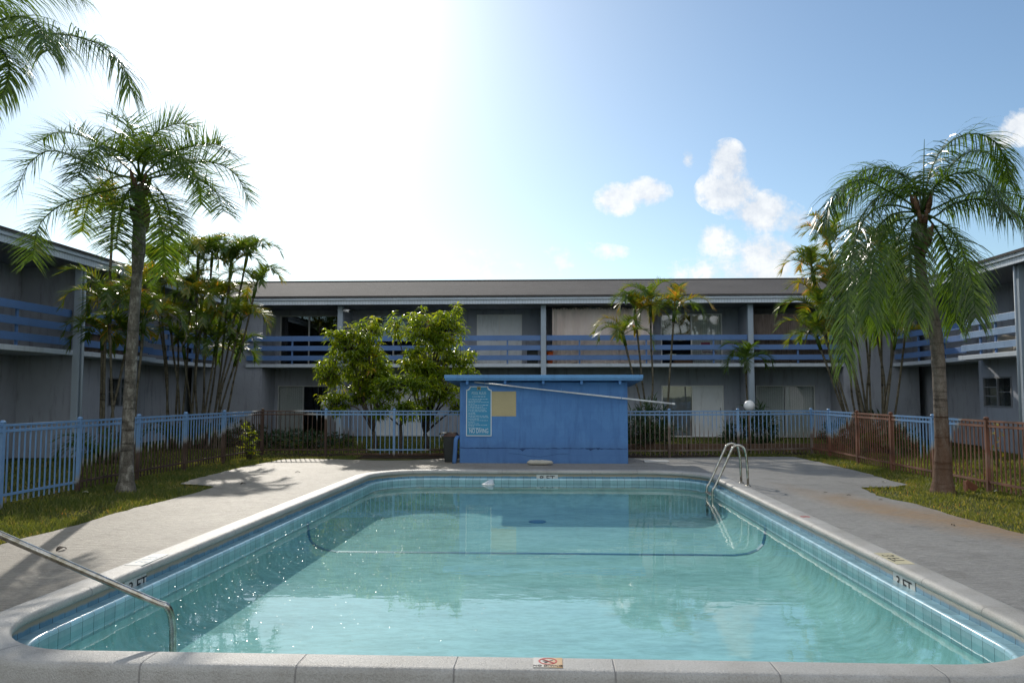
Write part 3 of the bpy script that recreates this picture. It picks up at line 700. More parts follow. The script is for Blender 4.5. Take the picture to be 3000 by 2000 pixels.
grass('grass', 26000, -11, 11, 21.6, 29, .05, .12, .011)

# ------------------------------------------------------------------ apartment wings
Z0 = -.25; UF = 2.82
def holed_wall(b, axis, c0, c1, a0, a1, z0, z1, ops):
    """wall slab between c0..c1 (thickness) running a0..a1 with rectangular openings (a,b,z0,z1)"""
    def bx(p, q, r, s_):
        if q-p < 1e-4 or s_-r < 1e-4: return
        if axis == 'x': b.box(p, q, c0, c1, r, s_)
        else: b.box(c0, c1, p, q, r, s_)
    cur = a0
    for (p, q, r, s_) in sorted(ops):
        bx(cur, p, z0, z1); bx(p, q, z0, r); bx(p, q, s_, z1); cur = q
    bx(cur, a1, z0, z1)
def slider(root, axis, a0, a1, z0, z1, c, inw, kinds, frame='offwhite', muntin=False):
    """sliding door / window: frame part, one pane per leaf, blind behind. inw = direction from outside to inside along the normal"""
    def bx(b, p, q, d0, d1, r, s_):
        if axis == 'x': b.box(p, q, c+inw*d0, c+inw*d1, r, s_)
        else: b.box(c+inw*d0, c+inw*d1, p, q, r, s_)
    f = MB(); fw = .045
    bx(f, a0, a0+fw, -.02, .08, z0, z1); bx(f, a1-fw, a1, -.02, .08, z0, z1); bx(f, a0+fw, a1-fw, -.02, .08, z1-fw, z1); bx(f, a0+fw, a1-fw, -.02, .08, z0, z0+fw*.8)
    n = len(kinds); wl = (a1-a0-2*fw)/n
    for i in range(1, n): bx(f, a0+fw+wl*i-.025, a0+fw+wl*i+.025, -.012, .07, z0+fw*.8, z1-fw)
    name = 'window' if muntin else 'sliding_door'
    o = f.build(name, M[frame], root)
    for i, k in enumerate(kinds):
        p, q = a0+fw+wl*i+(.025 if i else 0), a0+fw+wl*(i+1)-(.025 if i < n-1 else 0)
        if k == 'white':
            g = MB(); bx(g, p, q, .045, .075, z0+fw*.8, z1-fw); g.build('door_panel', M['door'], o)
            g = MB(); bx(g, q-.09, q-.07, .02, .044, z0+.95, z0+1.15); g.build('handle', M['black'], o); continue
        g = MB(); bx(g, p, q, .03, .036, z0+fw*.8, z1-fw); g.build('glass_pane', M['glass'], o)
        if muntin:
            m = MB()
            for zz_ in ((z0+z1)/2,) if i == 0 else (z0+(z1-z0)*.36, z0+(z1-z0)*.66): bx(m, p, q, .012, .03, zz_-.012, zz_+.012)
            m.build('muntin', M[frame], o)
        if k == 'blind':
            m = MB(); bx(m, p, q, .12, .128, z0+fw, z1-fw); m.build('vertical_blind', M['vblind_'+axis], o)
        elif k == 'panel':
            m = MB(); bx(m, p, q, .10, .11, z0+fw, z1-fw); m.build('window_shade', M['offwhite'], o)
        elif k == 'screen':
            m = MB(); bx(m, p, q, .10, .105, z0+fw, z1-fw); m.build('insect_screen', M['wall_dark'], o)
        elif k == 'half':
            m = MB(); bx(m, p, p+(q-p)*.45, .12, .128, z0+fw, z1-fw); bx(m, p+(q-p)*.62, p+(q-p)*.8, .12, .128, z0+fw, z1-fw); m.build('vertical_blind', M['vblind_'+axis], o)
    return o
def railing(root, axis, a0, a1, c, inw, posts, mt='rail'):
    """three flat boards along axis at plane c, posts behind"""
    b = MB()
    for (r, s_) in ((2.95,3.14),(3.33,3.52),(3.70,3.90)):
        if axis == 'x': b.box(a0, a1, c, c+inw*.035, r, s_)
        else: b.box(c, c+inw*.035, a0, a1, r, s_)
    o = b.build('railing', M[mt], root, bevel=.004)
    for p in posts:
        m = MB()
        if axis == 'x': m.box(p-.03, p+.03, c+inw*.037, c+inw*.087, UF, 3.88)
        else: m.box(c+inw*.037, c+inw*.087, p-.03, p+.03, UF, 3.88)
        m.build('railing_post', M['rail'], o)
XW = lambda px, Y=31.5: W(px, 1000, Y).x
ZW = lambda py, Y=31.5: W(1605, py, Y).z
# ---- back wing
bw = thing('apartment_wing', (0, 31, Z0), 'long grey apartment wing behind the blue shed, with brown shingle roof and blue balcony railings', 'building')
WY = 31.5
up = [(XW(820),XW(990),['dark','dark'],'offwhite'),(XW(1075),XW(1230),['dark','dark'],'offwhite'),(XW(1397),XW(1529),['white','white'],'white'),(XW(1936),XW(2116),['dark','blind'],'white'),(XW(2230),XW(2400),['dark','dark'],'offwhite')]
lo = [(XW(817),XW(965),['blind','dark'],'offwhite'),(XW(1085),XW(1262),['white','white'],'offwhite'),(XW(1690),XW(1830),['blind','dark'],'offwhite'),(XW(1936),XW(2117),['screen','white'],'white'),(XW(2212),XW(2383),['blind','blind'],'offwhite')]
b = MB()
UZ = (UF+.02, 4.86); LZ = (-.03, 2.0)
holed_wall(b, 'x', WY, WY+.2, -11.3, 11.3, UF-.15, 5.3, [(a,c_,*UZ) for a,c_,k,f in up])
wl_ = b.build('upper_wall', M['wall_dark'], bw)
b = MB(); holed_wall(b, 'x', WY, WY+.2, -11.3, 11.3, Z0, UF-.15, [(a,c_,*LZ) for a,c_,k,f in lo]+[(XW(661),XW(719),1.5,2.2)]); b.build('lower_wall', M['wall'], bw)
for lst, zz_ in ((up, UZ), (lo, LZ)):
    for a, c_, k, f in lst: slider(bw, 'x', a, c_, zz_[0], zz_[1], WY, 1, k, f)
slider(bw, 'x', XW(661), XW(719), 1.5, 2.2, WY, 1, ['panel','panel'], 'offwhite', True)
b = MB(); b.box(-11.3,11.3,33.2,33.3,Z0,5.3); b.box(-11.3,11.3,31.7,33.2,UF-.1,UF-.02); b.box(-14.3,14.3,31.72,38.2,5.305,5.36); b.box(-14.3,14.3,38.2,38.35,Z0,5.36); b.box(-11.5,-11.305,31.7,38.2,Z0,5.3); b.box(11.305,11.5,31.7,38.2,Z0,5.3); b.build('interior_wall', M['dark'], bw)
b = MB(); b.box(-11.75,11.12,29.98,31.5,2.69,UF); b.build('balcony_slab', M['trim'], bw, bevel=.008)
b = MB(); b.box(-11.3,11.2,30.3,31.5,Z0-.1,-.06); b.build('patio_slab', M['wall_dark'], bw)
for s_ in (-1, 1):
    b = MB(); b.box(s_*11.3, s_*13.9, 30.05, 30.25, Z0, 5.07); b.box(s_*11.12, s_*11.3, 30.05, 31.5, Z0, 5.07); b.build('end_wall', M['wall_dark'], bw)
cols = [-8.02,-.16,7.66]
for x in cols:
    b = MB(); b.box(x-.10,x+.10,29.86,30.06,Z0-.05,5.065); b.build('column', M['column'], bw, bevel=.006)
    b = MB(); b.box(x-.07,x+.07,30.062,31.5,UF,5.065); b.box(x-.07,x+.07,30.062,31.5,Z0,2.69); b.build('partition_wall', M['wall'], bw)
for a0, a1 in ((-11.7,-8.13),(-7.91,-.27),(-.05,7.55),(7.77,11.08)):
    n = max(1, round((a1-a0)/2.45)); railing(bw, 'x', a0, a1, 29.93, 1, [a0+(a1-a0)*(k+.5)/n for k in range(n)])
b = MB(); b.box(-12.14,12.14,29.46,29.52,5.065,5.255); b.build('fascia', M['fascia_x'], bw)
b = MB(); b.box(-12.1,12.1,29.40,29.455,5.225,5.305); b.box(-12.08,12.08,29.37,29.455,5.31,5.375); b.build('gutter', M['trim'], bw, bevel=.006)
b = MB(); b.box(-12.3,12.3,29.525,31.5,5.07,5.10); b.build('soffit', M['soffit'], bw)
def slope(b, pts):  # prism from four corners, 8 cm thick
    b.add([Vector(p) for p in pts]+[Vector(p)-Vector((0,0,.07)) for p in pts], [(0,1,2,3),(7,6,5,4),(0,4,5,1),(1,5,6,2),(2,6,7,3),(3,7,4,0)])
b = MB(); RZ = 6.60; slope(b, [(-17,29.36,5.385),(17,29.36,5.385),(17,34.0,RZ),(-17,34.0,RZ)]); slope(b, [(-17,34.0,RZ),(17,34.0,RZ),(17,38.6,5.385),(-17,38.6,5.385)]); b.build('roof', M['roof'], bw)
b = MB(); b.box(-17,17,33.93,34.07,RZ-.02,RZ+.035); b.build('ridge_cap', M['black'], bw)
# ---- side wings
def side_wing(s, yc, y0, label, left):
    rt = thing('apartment_wing', (s*13.5, 22, Z0), label, 'building')
    X = lambda v: s*v
    inw = s
    # upper wall with doors, lower wall
    yd = yc-3.6
    b = MB(); c0, c1 = sorted((X(14.2), X(14.4)))
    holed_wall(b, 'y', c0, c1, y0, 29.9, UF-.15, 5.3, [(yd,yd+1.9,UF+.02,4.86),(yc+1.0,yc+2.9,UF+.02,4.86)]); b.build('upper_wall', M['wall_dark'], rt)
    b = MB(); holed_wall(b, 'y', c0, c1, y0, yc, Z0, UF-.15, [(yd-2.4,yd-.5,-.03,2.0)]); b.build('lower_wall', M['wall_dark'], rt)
    slider(rt, 'y', yd, yd+1.9, UF+.02, 4.86, X(14.2), inw, ['dark','dark']); slider(rt, 'y', yc+1.0, yc+2.9, UF+.02, 4.86, X(14.2), inw, ['dark','blind']); slider(rt, 'y', yd-2.4, yd-.5, -.03, 2.0, X(14.2), inw, ['blind','dark'])
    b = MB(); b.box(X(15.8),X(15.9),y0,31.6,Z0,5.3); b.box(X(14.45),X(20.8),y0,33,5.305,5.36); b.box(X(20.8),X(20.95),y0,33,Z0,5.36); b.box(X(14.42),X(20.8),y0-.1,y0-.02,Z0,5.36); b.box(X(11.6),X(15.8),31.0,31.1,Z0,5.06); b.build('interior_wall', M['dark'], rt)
    b = MB(); b.box(X(14.21),X(14.41),yc,30.9,Z0,UF-.152); b.box(X(14.21),X(14.41),29.92,30.9,UF-.148,5.06); b.build('recess_wall', M['wall_dark'], rt)
    # projecting ground-floor room with window
    b = MB(); c0, c1 = sorted((X(13.30), X(13.46))); holed_wall(b, 'y', c0, c1, yc+.12, 24.85, Z0, 2.685, [(23.15,24.62,1.28,2.17)]); b.box(X(13.46),X(14.2),24.69,24.85,Z0,2.685); b.build('room_wall', M['wall'], rt)
    slider(rt, 'y', 23.15, 24.62, 1.28, 2.17, X(13.30), inw, ['dark','dark'], 'soffit', True)
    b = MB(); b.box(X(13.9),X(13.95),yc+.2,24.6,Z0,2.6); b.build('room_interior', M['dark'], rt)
    # partition, columns
    b = MB(); b.box(X(12.62),X(14.2),yc-.02,yc+.118,Z0,5.065); b.build('partition_wall', M['wall'], rt)
    for yy_ in (yc-.12, yc-7.9):
        b = MB(); b.box(X(12.42),X(12.60),yy_-.09,yy_+.09,Z0-.05,5.065); b.build('column', M['column'], rt, bevel=.006)
        b = MB(); b.tube([(X(12.36),yy_-.02,5.06),(X(12.36),yy_-.02,Z0+.1)], .035, 8); b.build('downpipe', M['column'], rt)
    # slabs
    b = MB(); b.box(X(12.58),X(14.2),y0,24.62,2.69,UF); b.build('balcony_slab', M['trim'], rt, bevel=.008)
    b = MB(); b.box(X(12.95),X(14.2),24.95,30.04,2.685,UF-.005); b.build('walkway_slab', M['trim'], rt, bevel=.008)
    b = MB(); b.box(X(12.75),X(14.2),y0,yc-.03,Z0-.1,-.06); b.build('patio_slab', M['wall_dark'], rt)
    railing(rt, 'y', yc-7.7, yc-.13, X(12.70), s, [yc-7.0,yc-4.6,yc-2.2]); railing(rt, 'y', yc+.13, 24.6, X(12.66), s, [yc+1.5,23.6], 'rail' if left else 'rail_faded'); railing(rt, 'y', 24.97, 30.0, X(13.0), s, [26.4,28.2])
    railing(rt, 'y', y0, yc-8.1, X(12.70), s, [yc-9])
    b = MB(); b.box(X(12.2),X(12.26),y0,29.45,5.065,5.255); b.build('fascia', M['fascia_y'], rt)
    b = MB(); b.box(X(12.14),X(12.195),y0,29.45,5.225,5.305); b.box(X(12.11),X(12.195),y0,29.45,5.31,5.375); b.build('gutter', M['trim'], rt, bevel=.006)
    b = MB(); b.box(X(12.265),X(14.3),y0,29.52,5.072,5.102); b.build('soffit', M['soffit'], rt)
    b = MB(); q = [(X(12.10),y0,5.387),(X(12.10),34,5.387),(X(16.7),34,RZ),(X(16.7),y0,RZ)]; slope(b, q if s > 0 else q); q2 = [(X(16.7),y0,RZ),(X(16.7),34,RZ),(X(21.3),34,5.387),(X(21.3),y0,5.387)]; slope(b, q2)
    flip_ok(b.build('roof', M['roof'], rt))
    return rt
lw = side_wing(-1, 20.42, 6.0, 'two-storey grey apartment wing in shade along the left side, behind the palms', True)
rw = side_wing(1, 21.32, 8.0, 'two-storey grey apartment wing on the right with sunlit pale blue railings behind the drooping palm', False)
b = MB(); p = W(18,700,17.4); b.tube([(p.x-.6,17.0,5.3),(p.x-.6,17.0,6.0)], .03, 8); b.tube([(p.x-.6,17.0,6.0),(p.x-.45,17.0,6.02)], .03, 8); b.build('vent_pipe', M['column'], lw)

# ---- things on the balconies
def curtain():
    x0, x1 = XW(1618,30.3), XW(1913,30.3); z0, z1 = UF+.01, 5.0; n = 150; vs = []; fs = []
    rows = 14
    for j in range(rows+1):
        z = z1+(z0-z1)*j/rows
        for i in range(n+1):
            q = i/n; ph = q*2*pi*12+.9*math.sin(q*19)
            amp = .085*(.6+.4*math.sin(q*11))*(.7+.3*j/rows)
            sag = .05*abs(math.sin(q*pi*8.5)) if j == 0 else 0
            vs.append((x0+(x1-x0)*q+.012*math.sin(ph*2), 30.32+amp*math.sin(ph)+.01*math.sin(j*1.3+q*9), z-sag+(.02*math.sin(ph*.5) if j == rows else 0)))
    for j in range(rows):
        for i in range(n): a = j*(n+1)+i; fs.append((a,a+1,a+n+2,a+n+1))
    rt = thing('curtain', ((x0+x1)/2, 30.32, z0), 'long beige grommet curtain hung across the upper balcony above the shed', 'curtain')
    b = MB(); b.add(vs, fs, True); b.build('cloth', M['curtain'], rt)
    b = MB(); b.tube([(x0-.25,30.32,5.0),(x1+.1,30.32,5.0)], .014, 8); b.build('curtain_rod', M['steel'], rt)
    b = MB()
    for i in range(34):
        q = (i+.5)/34; x = x0+(x1-x0)*q; b.tube([(x,30.26,4.945),(x,30.245,4.945)], .022, 10)
    b.build('grommets', M['ink'], rt)
curtain()
def screen(name, x0, x1, y0, y1, z0, z1, label, cat):
    b = MB(); dx, dy = x1-x0, y1-y0; L = math.hypot(dx, dy); n = int(L/.028); nx, ny = -dy/L, dx/L; vs = []; fs = []
    for i in range(n+1):
        q = i/n; o = .007*(1 if i % 2 else -1)+.004*math.sin(i*2.7)
        x, y = x0+dx*q, y0+dy*q; h = random.uniform(-.02,.02)
        for z, e in ((z0-h,-.006),(z1+h*.4,-.006),(z1+h*.4,.006),(z0-h,.006)): vs.append((x+nx*(o+e), y+ny*(o+e), z))
    for i in range(n):
        a = i*4; fs += [(a,a+1,a+5,a+4),(a+1,a+2,a+6,a+5),(a+2,a+3,a+7,a+6),(a+3,a,a+4,a+7)]
    b.add(vs, fs); return alone(b.build(name, M['bamboo']), label, cat)
screen('bamboo_screen', XW(2208,30.2), 11.0, 30.2, 30.2, UF+.03, 4.70, 'brown bamboo roll screen behind the upper railing beside the right-hand column', 'screen')
screen('reed_screen', -12.86, -12.86, 20.62, 24.3, UF+.03, 3.78, 'weathered brown reed screen behind the balcony railing on the shaded left wing', 'screen')
def folding_chair(loc, rz, label, mat):
    rt = thing('balcony_chair', loc, label, 'chair', None); c, s_ = math.cos(rz), math.sin(rz); L = Vector(loc)
    T = lambda x, y, z: L+Vector((x*c-y*s_, x*s_+y*c, z))
    for q in (-.22, .22):
        b = MB(); b.tube([T(q,-.22,0),T(q,.2,.5),T(q,.27,.85)], .013, 6); b.build('leg', M['offwhite'], rt)
        b = MB(); b.tube([T(q,.22,0),T(q,-.2,.44)], .013, 6); b.build('leg', M['offwhite'], rt)
    b = MB(); b.add([T(-.22,-.2,.43),T(.22,-.2,.43),T(.22,.2,.46),T(-.22,.2,.46),T(-.22,-.2,.455),T(.22,-.2,.455),T(.22,.2,.485),T(-.22,.2,.485)], [(0,3,2,1),(4,5,6,7),(0,1,5,4),(1,2,6,5),(2,3,7,6),(3,0,4,7)]); b.build('seat', mat, rt)
    b = MB(); b.add([T(-.22,.205,.55),T(.22,.205,.55),T(.22,.265,.86),T(-.22,.265,.86),T(-.22,.225,.55),T(.22,.225,.55),T(.22,.285,.86),T(-.22,.285,.86)], [(0,3,2,1),(4,5,6,7),(0,1,5,4),(1,2,6,5),(2,3,7,6),(3,0,4,7)]); b.build('backrest', mat, rt)
folding_chair((XW(2078,30.7),30.7,UF), .4, 'plum-backed folding chair behind the railing below the right sliding door', M['purple'])
folding_chair((XW(2165,30.6),30.6,UF), -.3, 'black folding chair on the balcony close to the right-hand column', M['black'])
def crate(loc, sx_, sy_, sz, label, mat):
    rt = thing('storage_box', loc, label, 'box'); x, y, z = loc
    b = MB(); b.box(x-sx_/2,x+sx_/2,y-sy_/2,y+sy_/2,z,z+sz*.85); b.build('body', mat, rt, bevel=.01)
    b = MB(); b.box(x-sx_/2-.015,x+sx_/2+.015,y-sy_/2-.015,y+sy_/2+.015,z+sz*.85,z+sz); b.build('lid', M['offwhite'], rt, bevel=.01)
crate((XW(1560,30.5),30.5,UF), .42, .35, .62, 'dark storage box with pale lid on the balcony left of the middle column', M['black'])
crate((XW(2000,31.0),31.0,UF), .7, .4, .24, 'low brown box on the balcony floor under the right sliding door', M['timber'])
x, z = XW(1611,30.25), UF
rt = thing('orange_bucket', (x,30.25,z), 'bright orange bucket behind the railing just right of the middle column', 'bucket')
b = MB(); b.lathe((x,30.25,z), [(.10,0),(.12,.3),(.135,.44),(.145,.45),(.145,.47)], 20); b.build('body', M['orange'], rt)
b = MB(); b.tube([(x+.14*math.cos(a),30.25,z+.44+.1*math.sin(a)) for a in [pi*k/10 for k in range(11)]], .006, 6); b.build('handle', M['black'], rt)
def cover(loc, sx_, sy_, sz, label):
    b = MB(); n, m = 16, 9; vs = []; fs = []
    for j in range(m):
        ph = (j/(m-1))*pi/2
        for i in range(n):
            a = 2*pi*i/n; rr_ = (math.cos(ph)**.45)*(1+.06*math.sin(3*a+j)); 
            vs.append((loc[0]+sx_/2*rr_*math.cos(a), loc[1]+sy_/2*rr_*math.sin(a), loc[2]+sz*math.sin(ph)*(1+.08*math.sin(2*a+1))))
    for j in range(m-1):
        for i in range(n): fs.append((j*n+i, j*n+(i+1)%n, (j+1)*n+(i+1)%n, (j+1)*n+i))
    fs.append(tuple(range(n-1,-1,-1))); b.add(vs, fs, True)
    alone(b.build('furniture_cover', M['beige']), label, 'cover')
cover((13.15,21.95,UF), .7, .9, .85, 'tall beige cloth cover over balcony furniture on the sunlit right wing')
cover((13.2,23.1,UF), .6, 1.0, .5, 'lower beige cloth cover on the right wing balcony, half hidden by palm fronds')
# security camera on the left column of the back wing
p = W(1010,903,29.86); cm = thing('security_camera', (-7.88,29.80,4.85), 'small white security camera mounted at the top of the left balcony column', 'camera')
b = MB(); b.tube([(-7.92,29.84,4.93),(-7.80,29.75,4.90)], .018, 8); b.build('bracket', M['white'], cm)
b = MB(); b.tube([(-7.86,29.76,4.87),(-7.60,29.62,4.83)], [.055,.055], 12); b.build('body', M['white'], cm)
b = MB(); b.tube([(-7.60,29.62,4.83),(-7.58,29.61,4.828)], .042, 12); b.build('lens', M['ink'], cm)

# ------------------------------------------------------------------ shed
sh = thing('pool_shed', (-.12,20.2,0), 'low flat-roofed blue masonry shed at the far end of the pool', 'shed')
sx0, sx1, sy0, sy1 = -2.14, 1.92, 19.05, 21.35
b = MB(); b.box(sx0,sx1,sy0,sy1,-.02,1.955); b.build('wall', M['shed'], sh, bevel=.012)
b = MB(); b.add([(sx0-.33,18.76,1.99),(sx1+.33,18.76,1.99),(sx1+.33,21.65,1.86),(sx0-.33,21.65,1.86),(sx0-.33,18.76,2.10),(sx1+.33,18.76,2.10),(sx1+.33,21.65,1.98),(sx0-.33,21.65,1.98)], [(0,3,2,1),(4,5,6,7),(0,1,5,4),(1,2,6,5),(2,3,7,6),(3,0,4,7)])
b.box(sx0-.345,sx1+.345,18.735,18.758,2.035,2.12); rf = b.build('roof', M['shed_trim'], sh, bevel=.006)
b = MB()
for x in np.linspace(sx0+.2, sx1-.2, 5): b.box(x-.03,x+.03,18.80,19.048,1.90,1.984)
b.build('rafter_end', M['shed'], sh)
b = MB(); rnd = random.Random(2); pts = []
for i in range(60):
    q = i/59; pts.append((sx0+.02+(sx1-sx0-.04)*q, .36+rnd.uniform(-.006,.006)-.01*q))
vs = []; fs = []
for (x, z) in pts: th = rnd.uniform(.005,.014); vs += [(x,sy0-.003,z-th),(x,sy0-.003,z+th)]
for i in range(59): fs.append((2*i,2*i+2,2*i+3,2*i+1))
b.add(vs, fs)
for x, z, w_, h_ in ((-.62,.335,.11,.05),(1.02,.35,.13,.045),(1.2,.355,.06,.03)):
    b.add([(x-w_,sy0-.004,z+.02),(x-w_*.4,sy0-.004,z-.01),(x,sy0-.004,z-h_),(x+w_*.5,sy0-.004,z-.012),(x+w_,sy0-.004,z+.02)], [(0,1,2,3,4)])
pts = [(-.95,.235),(-.7,.22),(-.45,.17),(-.2,.15),(.0,.18),(.25,.225),(.5,.23)]
for (x, z), (x2, z2) in zip(pts, pts[1:]): b.bar((x,sy0-.002,z),(x2,sy0-.002,z2),.004,.007)
b.build('wall_crack', surf('crack_dark', (.035,.08,.2), .9), sh)
b = MB(); q0 = W(1440,1146,sy0); q1 = W(1512,1219,sy0); b.box(q0.x,q1.x,sy0-.004,sy0+.002,q1.z,q0.z); b.build('paint_patch', M['tan'], sh)
b = MB(); b.tube(catmull([(sx0-.02,19.2,.60),(sx0-.06,19.12,.61),(sx0-.09,19.02,.55),(sx0-.10,18.98,.3),(sx0-.12,18.96,-.01)],4), .05, 10); b.build('downpipe', M['shed'], sh)
b = MB(); 
for px, py in ((1644,1141),(1820,1166),(1420,1120)):
    p = W(px, py, 18.97); b.tube([(p.x,19.05,p.z+.02),(p.x,18.95,p.z-.045),(p.x,18.90,p.z-.02),(p.x,18.90,p.z+.03)], .007, 6)
b.build('pole_hook', M['shed_trim'], sh)
a = W(1390,1119,18.93); c = W(1977,1183,18.93)
pl = thing('skimmer_pole', a, 'long white pool pole hung slanting across the front of the blue shed', 'pole')
d = (c-a); b = MB(); b.tube([a, a+d*.72], .016, 10); b.build('inner_tube', M['pole'], pl)
b = MB(); b.tube([a+d*.45, c], .021, 10); b.build('outer_tube', M['pole'], pl)
b = MB(); b.tube([c-d*.012, c+d*.001], .024, 10); b.build('end_cap', M['white'], pl)
# sign
s0 = W(1366,1131,sy0-.02); s1 = W(1440,1277,sy0-.02); sw = s1.x-s0.x; shh = s0.z-s1.z; ox, oz = s0.x, s1.z
sg = thing('rules_sign', (ox+sw/2, sy0-.02, oz), 'tall blue pool rules board with notched top corners and NO DIVING along its foot', 'sign')
def outline(i):
    r_ = .085; pts = [(i,i),(sw-i,i),(sw-i,shh-r_-i*.4)]
    cxr, czr = sw-i*.0, shh-i*.0
    for k in range(7):
        a_ = pi*1.5-k/6*pi/2; rr_ = r_+i; pts.append((sw+rr_*math.cos(a_), shh+rr_*math.sin(a_)))
    pts = [(i,i),(sw-i,i)]
    for k in range(9):
        a_ = 1.5*pi-(k/8)*(pi/2); rr_ = r_; pts.append((sw-i+rr_*math.cos(a_), shh-i+rr_*math.sin(a_)))
    for k in range(9):
        a_ = 2*pi-(k/8)*(pi/2); rr_ = r_; pts.append((i+rr_*math.cos(a_), shh-i+rr_*math.sin(a_)))
    return pts
b = MB(); b.prism(outline(0), lambda x,z: (ox+x,sy0-.022,oz+z), lambda x,z: (ox+x,sy0-.004,oz+z)); b.build('border', M['signwhite'], sg)
b = MB(); b.prism(outline(.022), lambda x,z: (ox+x,sy0-.0255,oz+z), lambda x,z: (ox+x,sy0-.0215,oz+z)); fp = b.build('face_panel', M['signblue'], sg)
yS = sy0-.0262
lettering('POOL RULES', .095, M['signtext'], sg, (ox+sw/2,yS,oz+shh*.835), (1,0,0), (0,0,1), xs=.66)
lettering('NO DIVING', .160, M['signwhite'], sg, (ox+sw/2,yS,oz+.075), (1,0,0), (0,0,1), xs=.56)
b = MB(); rnd = random.Random(4)
def wordline(z, x0, x1, h=.012):
    x = x0
    while x < x1-.02:
        w_ = rnd.uniform(.02,.065); w_ = min(w_, x1-x); b.box(ox+x,ox+x+w_,yS-.0012,yS+.0012,oz+z,oz+z+h*rnd.uniform(.8,1.2)); x += w_+.014
wordline(shh*.785,.15,sw-.15,.016)
zl = shh*.735; i = 0
ends = [.95,.62,.97,.3,.95,.7,.9,.85,.95,.35,.35,.97,.97,.5,.93,.3,.55,.93,.3,.62]
for e in ends: wordline(zl, .055, .055+(sw-.11)*e); zl -= shh*.0305
b.build('small_print', M['signtext'], sg)
b = MB(); ex = ox+sw/2; ez = oz+shh
b.prism([(-.045,-.01),(-.045,-.10),(0,-.075),(.045,-.10),(.045,-.01)], lambda x,z: (ex+x,sy0-.028,ez+z), lambda x,z: (ex+x,sy0-.0245,ez+z)); em = b.build('emblem', M['gold'], sg)
b = MB()
for q in (-1,1): b.tube([(ex+q*.012+.017*math.cos(a_),sy0-.029,ez-.038+.014*math.sin(a_)) for a_ in [2*pi*k/12 for k in range(13)]], .004, 5); b.bar((ex-q*.03,sy0-.029,ez-.085),(ex+q*.02,sy0-.029,ez-.055),.003,.009)
b.build('emblem_mark', M['ink'], em)
# things by the shed
bx, by = W(1320,1340,19.35).x, 19.4
tb = thing('rubbish_bin', (bx,by,0), 'black rubbish bin wedged beside the left corner of the blue shed', 'bin')
b = MB(); vs = []
for (h_, k) in ((0,.8),(.62,1.0)):
    for q, r_ in ((-1,-1),(1,-1),(1,1),(-1,1)): vs.append((bx+q*.17*k, by+r_*.2*k, h_))
b.add(vs, [(0,3,2,1),(4,5,6,7),(0,1,5,4),(1,2,6,5),(2,3,7,6),(3,0,4,7)]); b.build('body', M['black'], tb, bevel=.015)
b = MB(); b.add([(bx-.18,by-.22,.625),(bx+.18,by-.22,.625),(bx+.18,by+.22,.64),(bx-.18,by+.22,.64),(bx-.13,by-.14,.70),(bx+.13,by-.14,.70),(bx+.13,by+.14,.72),(bx-.13,by+.14,.72)], [(0,3,2,1),(4,5,6,7),(0,1,5,4),(1,2,6,5),(2,3,7,6),(3,0,4,7)]); b.build('lid', surf('bin_lid_brown', (.10,.055,.035), .5), tb, bevel=.012)
b = MB(); b.tube([(bx-.26,by-.16,.69),(bx-.19,by-.2,.715),(bx-.06,by-.2,.72)], .022, 10); b.tube([(bx-.26,by-.16,.69),(bx-.2,by-.17,.55)], .014, 8); b.build('handle', M['steel'], tb)
g = G(1585,1358); rt_x, rt_y = g.x, 18.55
b = MB(); n = 22; vs = []; fs = []; m = 12
for i in range(n+1):
    q = i/n; x = rt_x-.33+.62*q; rr_ = .062*min(1, (min(q, 1-q)*9)**.5+.02)*(1.0 if q < .74 else .82)
    for k in range(m):
        a_ = 2*pi*k/m; vs.append((x, rt_y+1.4*rr_*math.cos(a_)+(.05 if q > .78 else 0)*(q-.78)*4, .062+rr_*math.sin(a_)*(.95)+.004*math.sin(q*30+k)))
for i in range(n):
    for k in range(m): fs.append((i*m+k, i*m+(k+1)%m, (i+1)*m+(k+1)%m, (i+1)*m+k))
b.add(vs, fs, True); alone(b.build('rolled_towel', surf('towel_cream', (.50,.48,.41), .95, .15, 4, .2, 90, .5, 90, .01, .1)), 'pale cream rolled towel lying on the deck against the blue shed', 'towel')
g = G(1922,1352); b = MB(); b.box(g.x-.30,g.x+.30,g.y-.17,g.y+.17,.0,.03); alone(b.build('paving_slab', M['offwhite'], None, bevel=.008), 'flat pale slab lying on the deck right of the blue shed', 'slab')
fl = thing('chlorine_floater', (W(1430,1415,16.3).x,16.3,WZ), 'small white floating dispenser tilted in the water near the far wall', 'pool float')
x, y = fl.location.x, fl.location.y
b = MB(); b.lathe((x,y,WZ-.02), [(.02,0),(.13,.015),(.135,.03),(.10,.045)], 20); b.build('base', M['white'], fl)
b = MB(); b.add([(x-.10,y-.06,WZ+.02),(x+.12,y-.06,WZ+.02),(x+.12,y+.06,WZ+.02),(x-.10,y+.06,WZ+.02),(x+.02,y-.05,WZ+.09),(x+.10,y-.05,WZ+.10),(x+.10,y+.05,WZ+.10),(x+.02,y+.05,WZ+.09)], [(0,3,2,1),(4,5,6,7),(0,1,5,4),(1,2,6,5),(2,3,7,6),(3,0,4,7)]); b.build('cap', M['trim'], fl, bevel=.01)

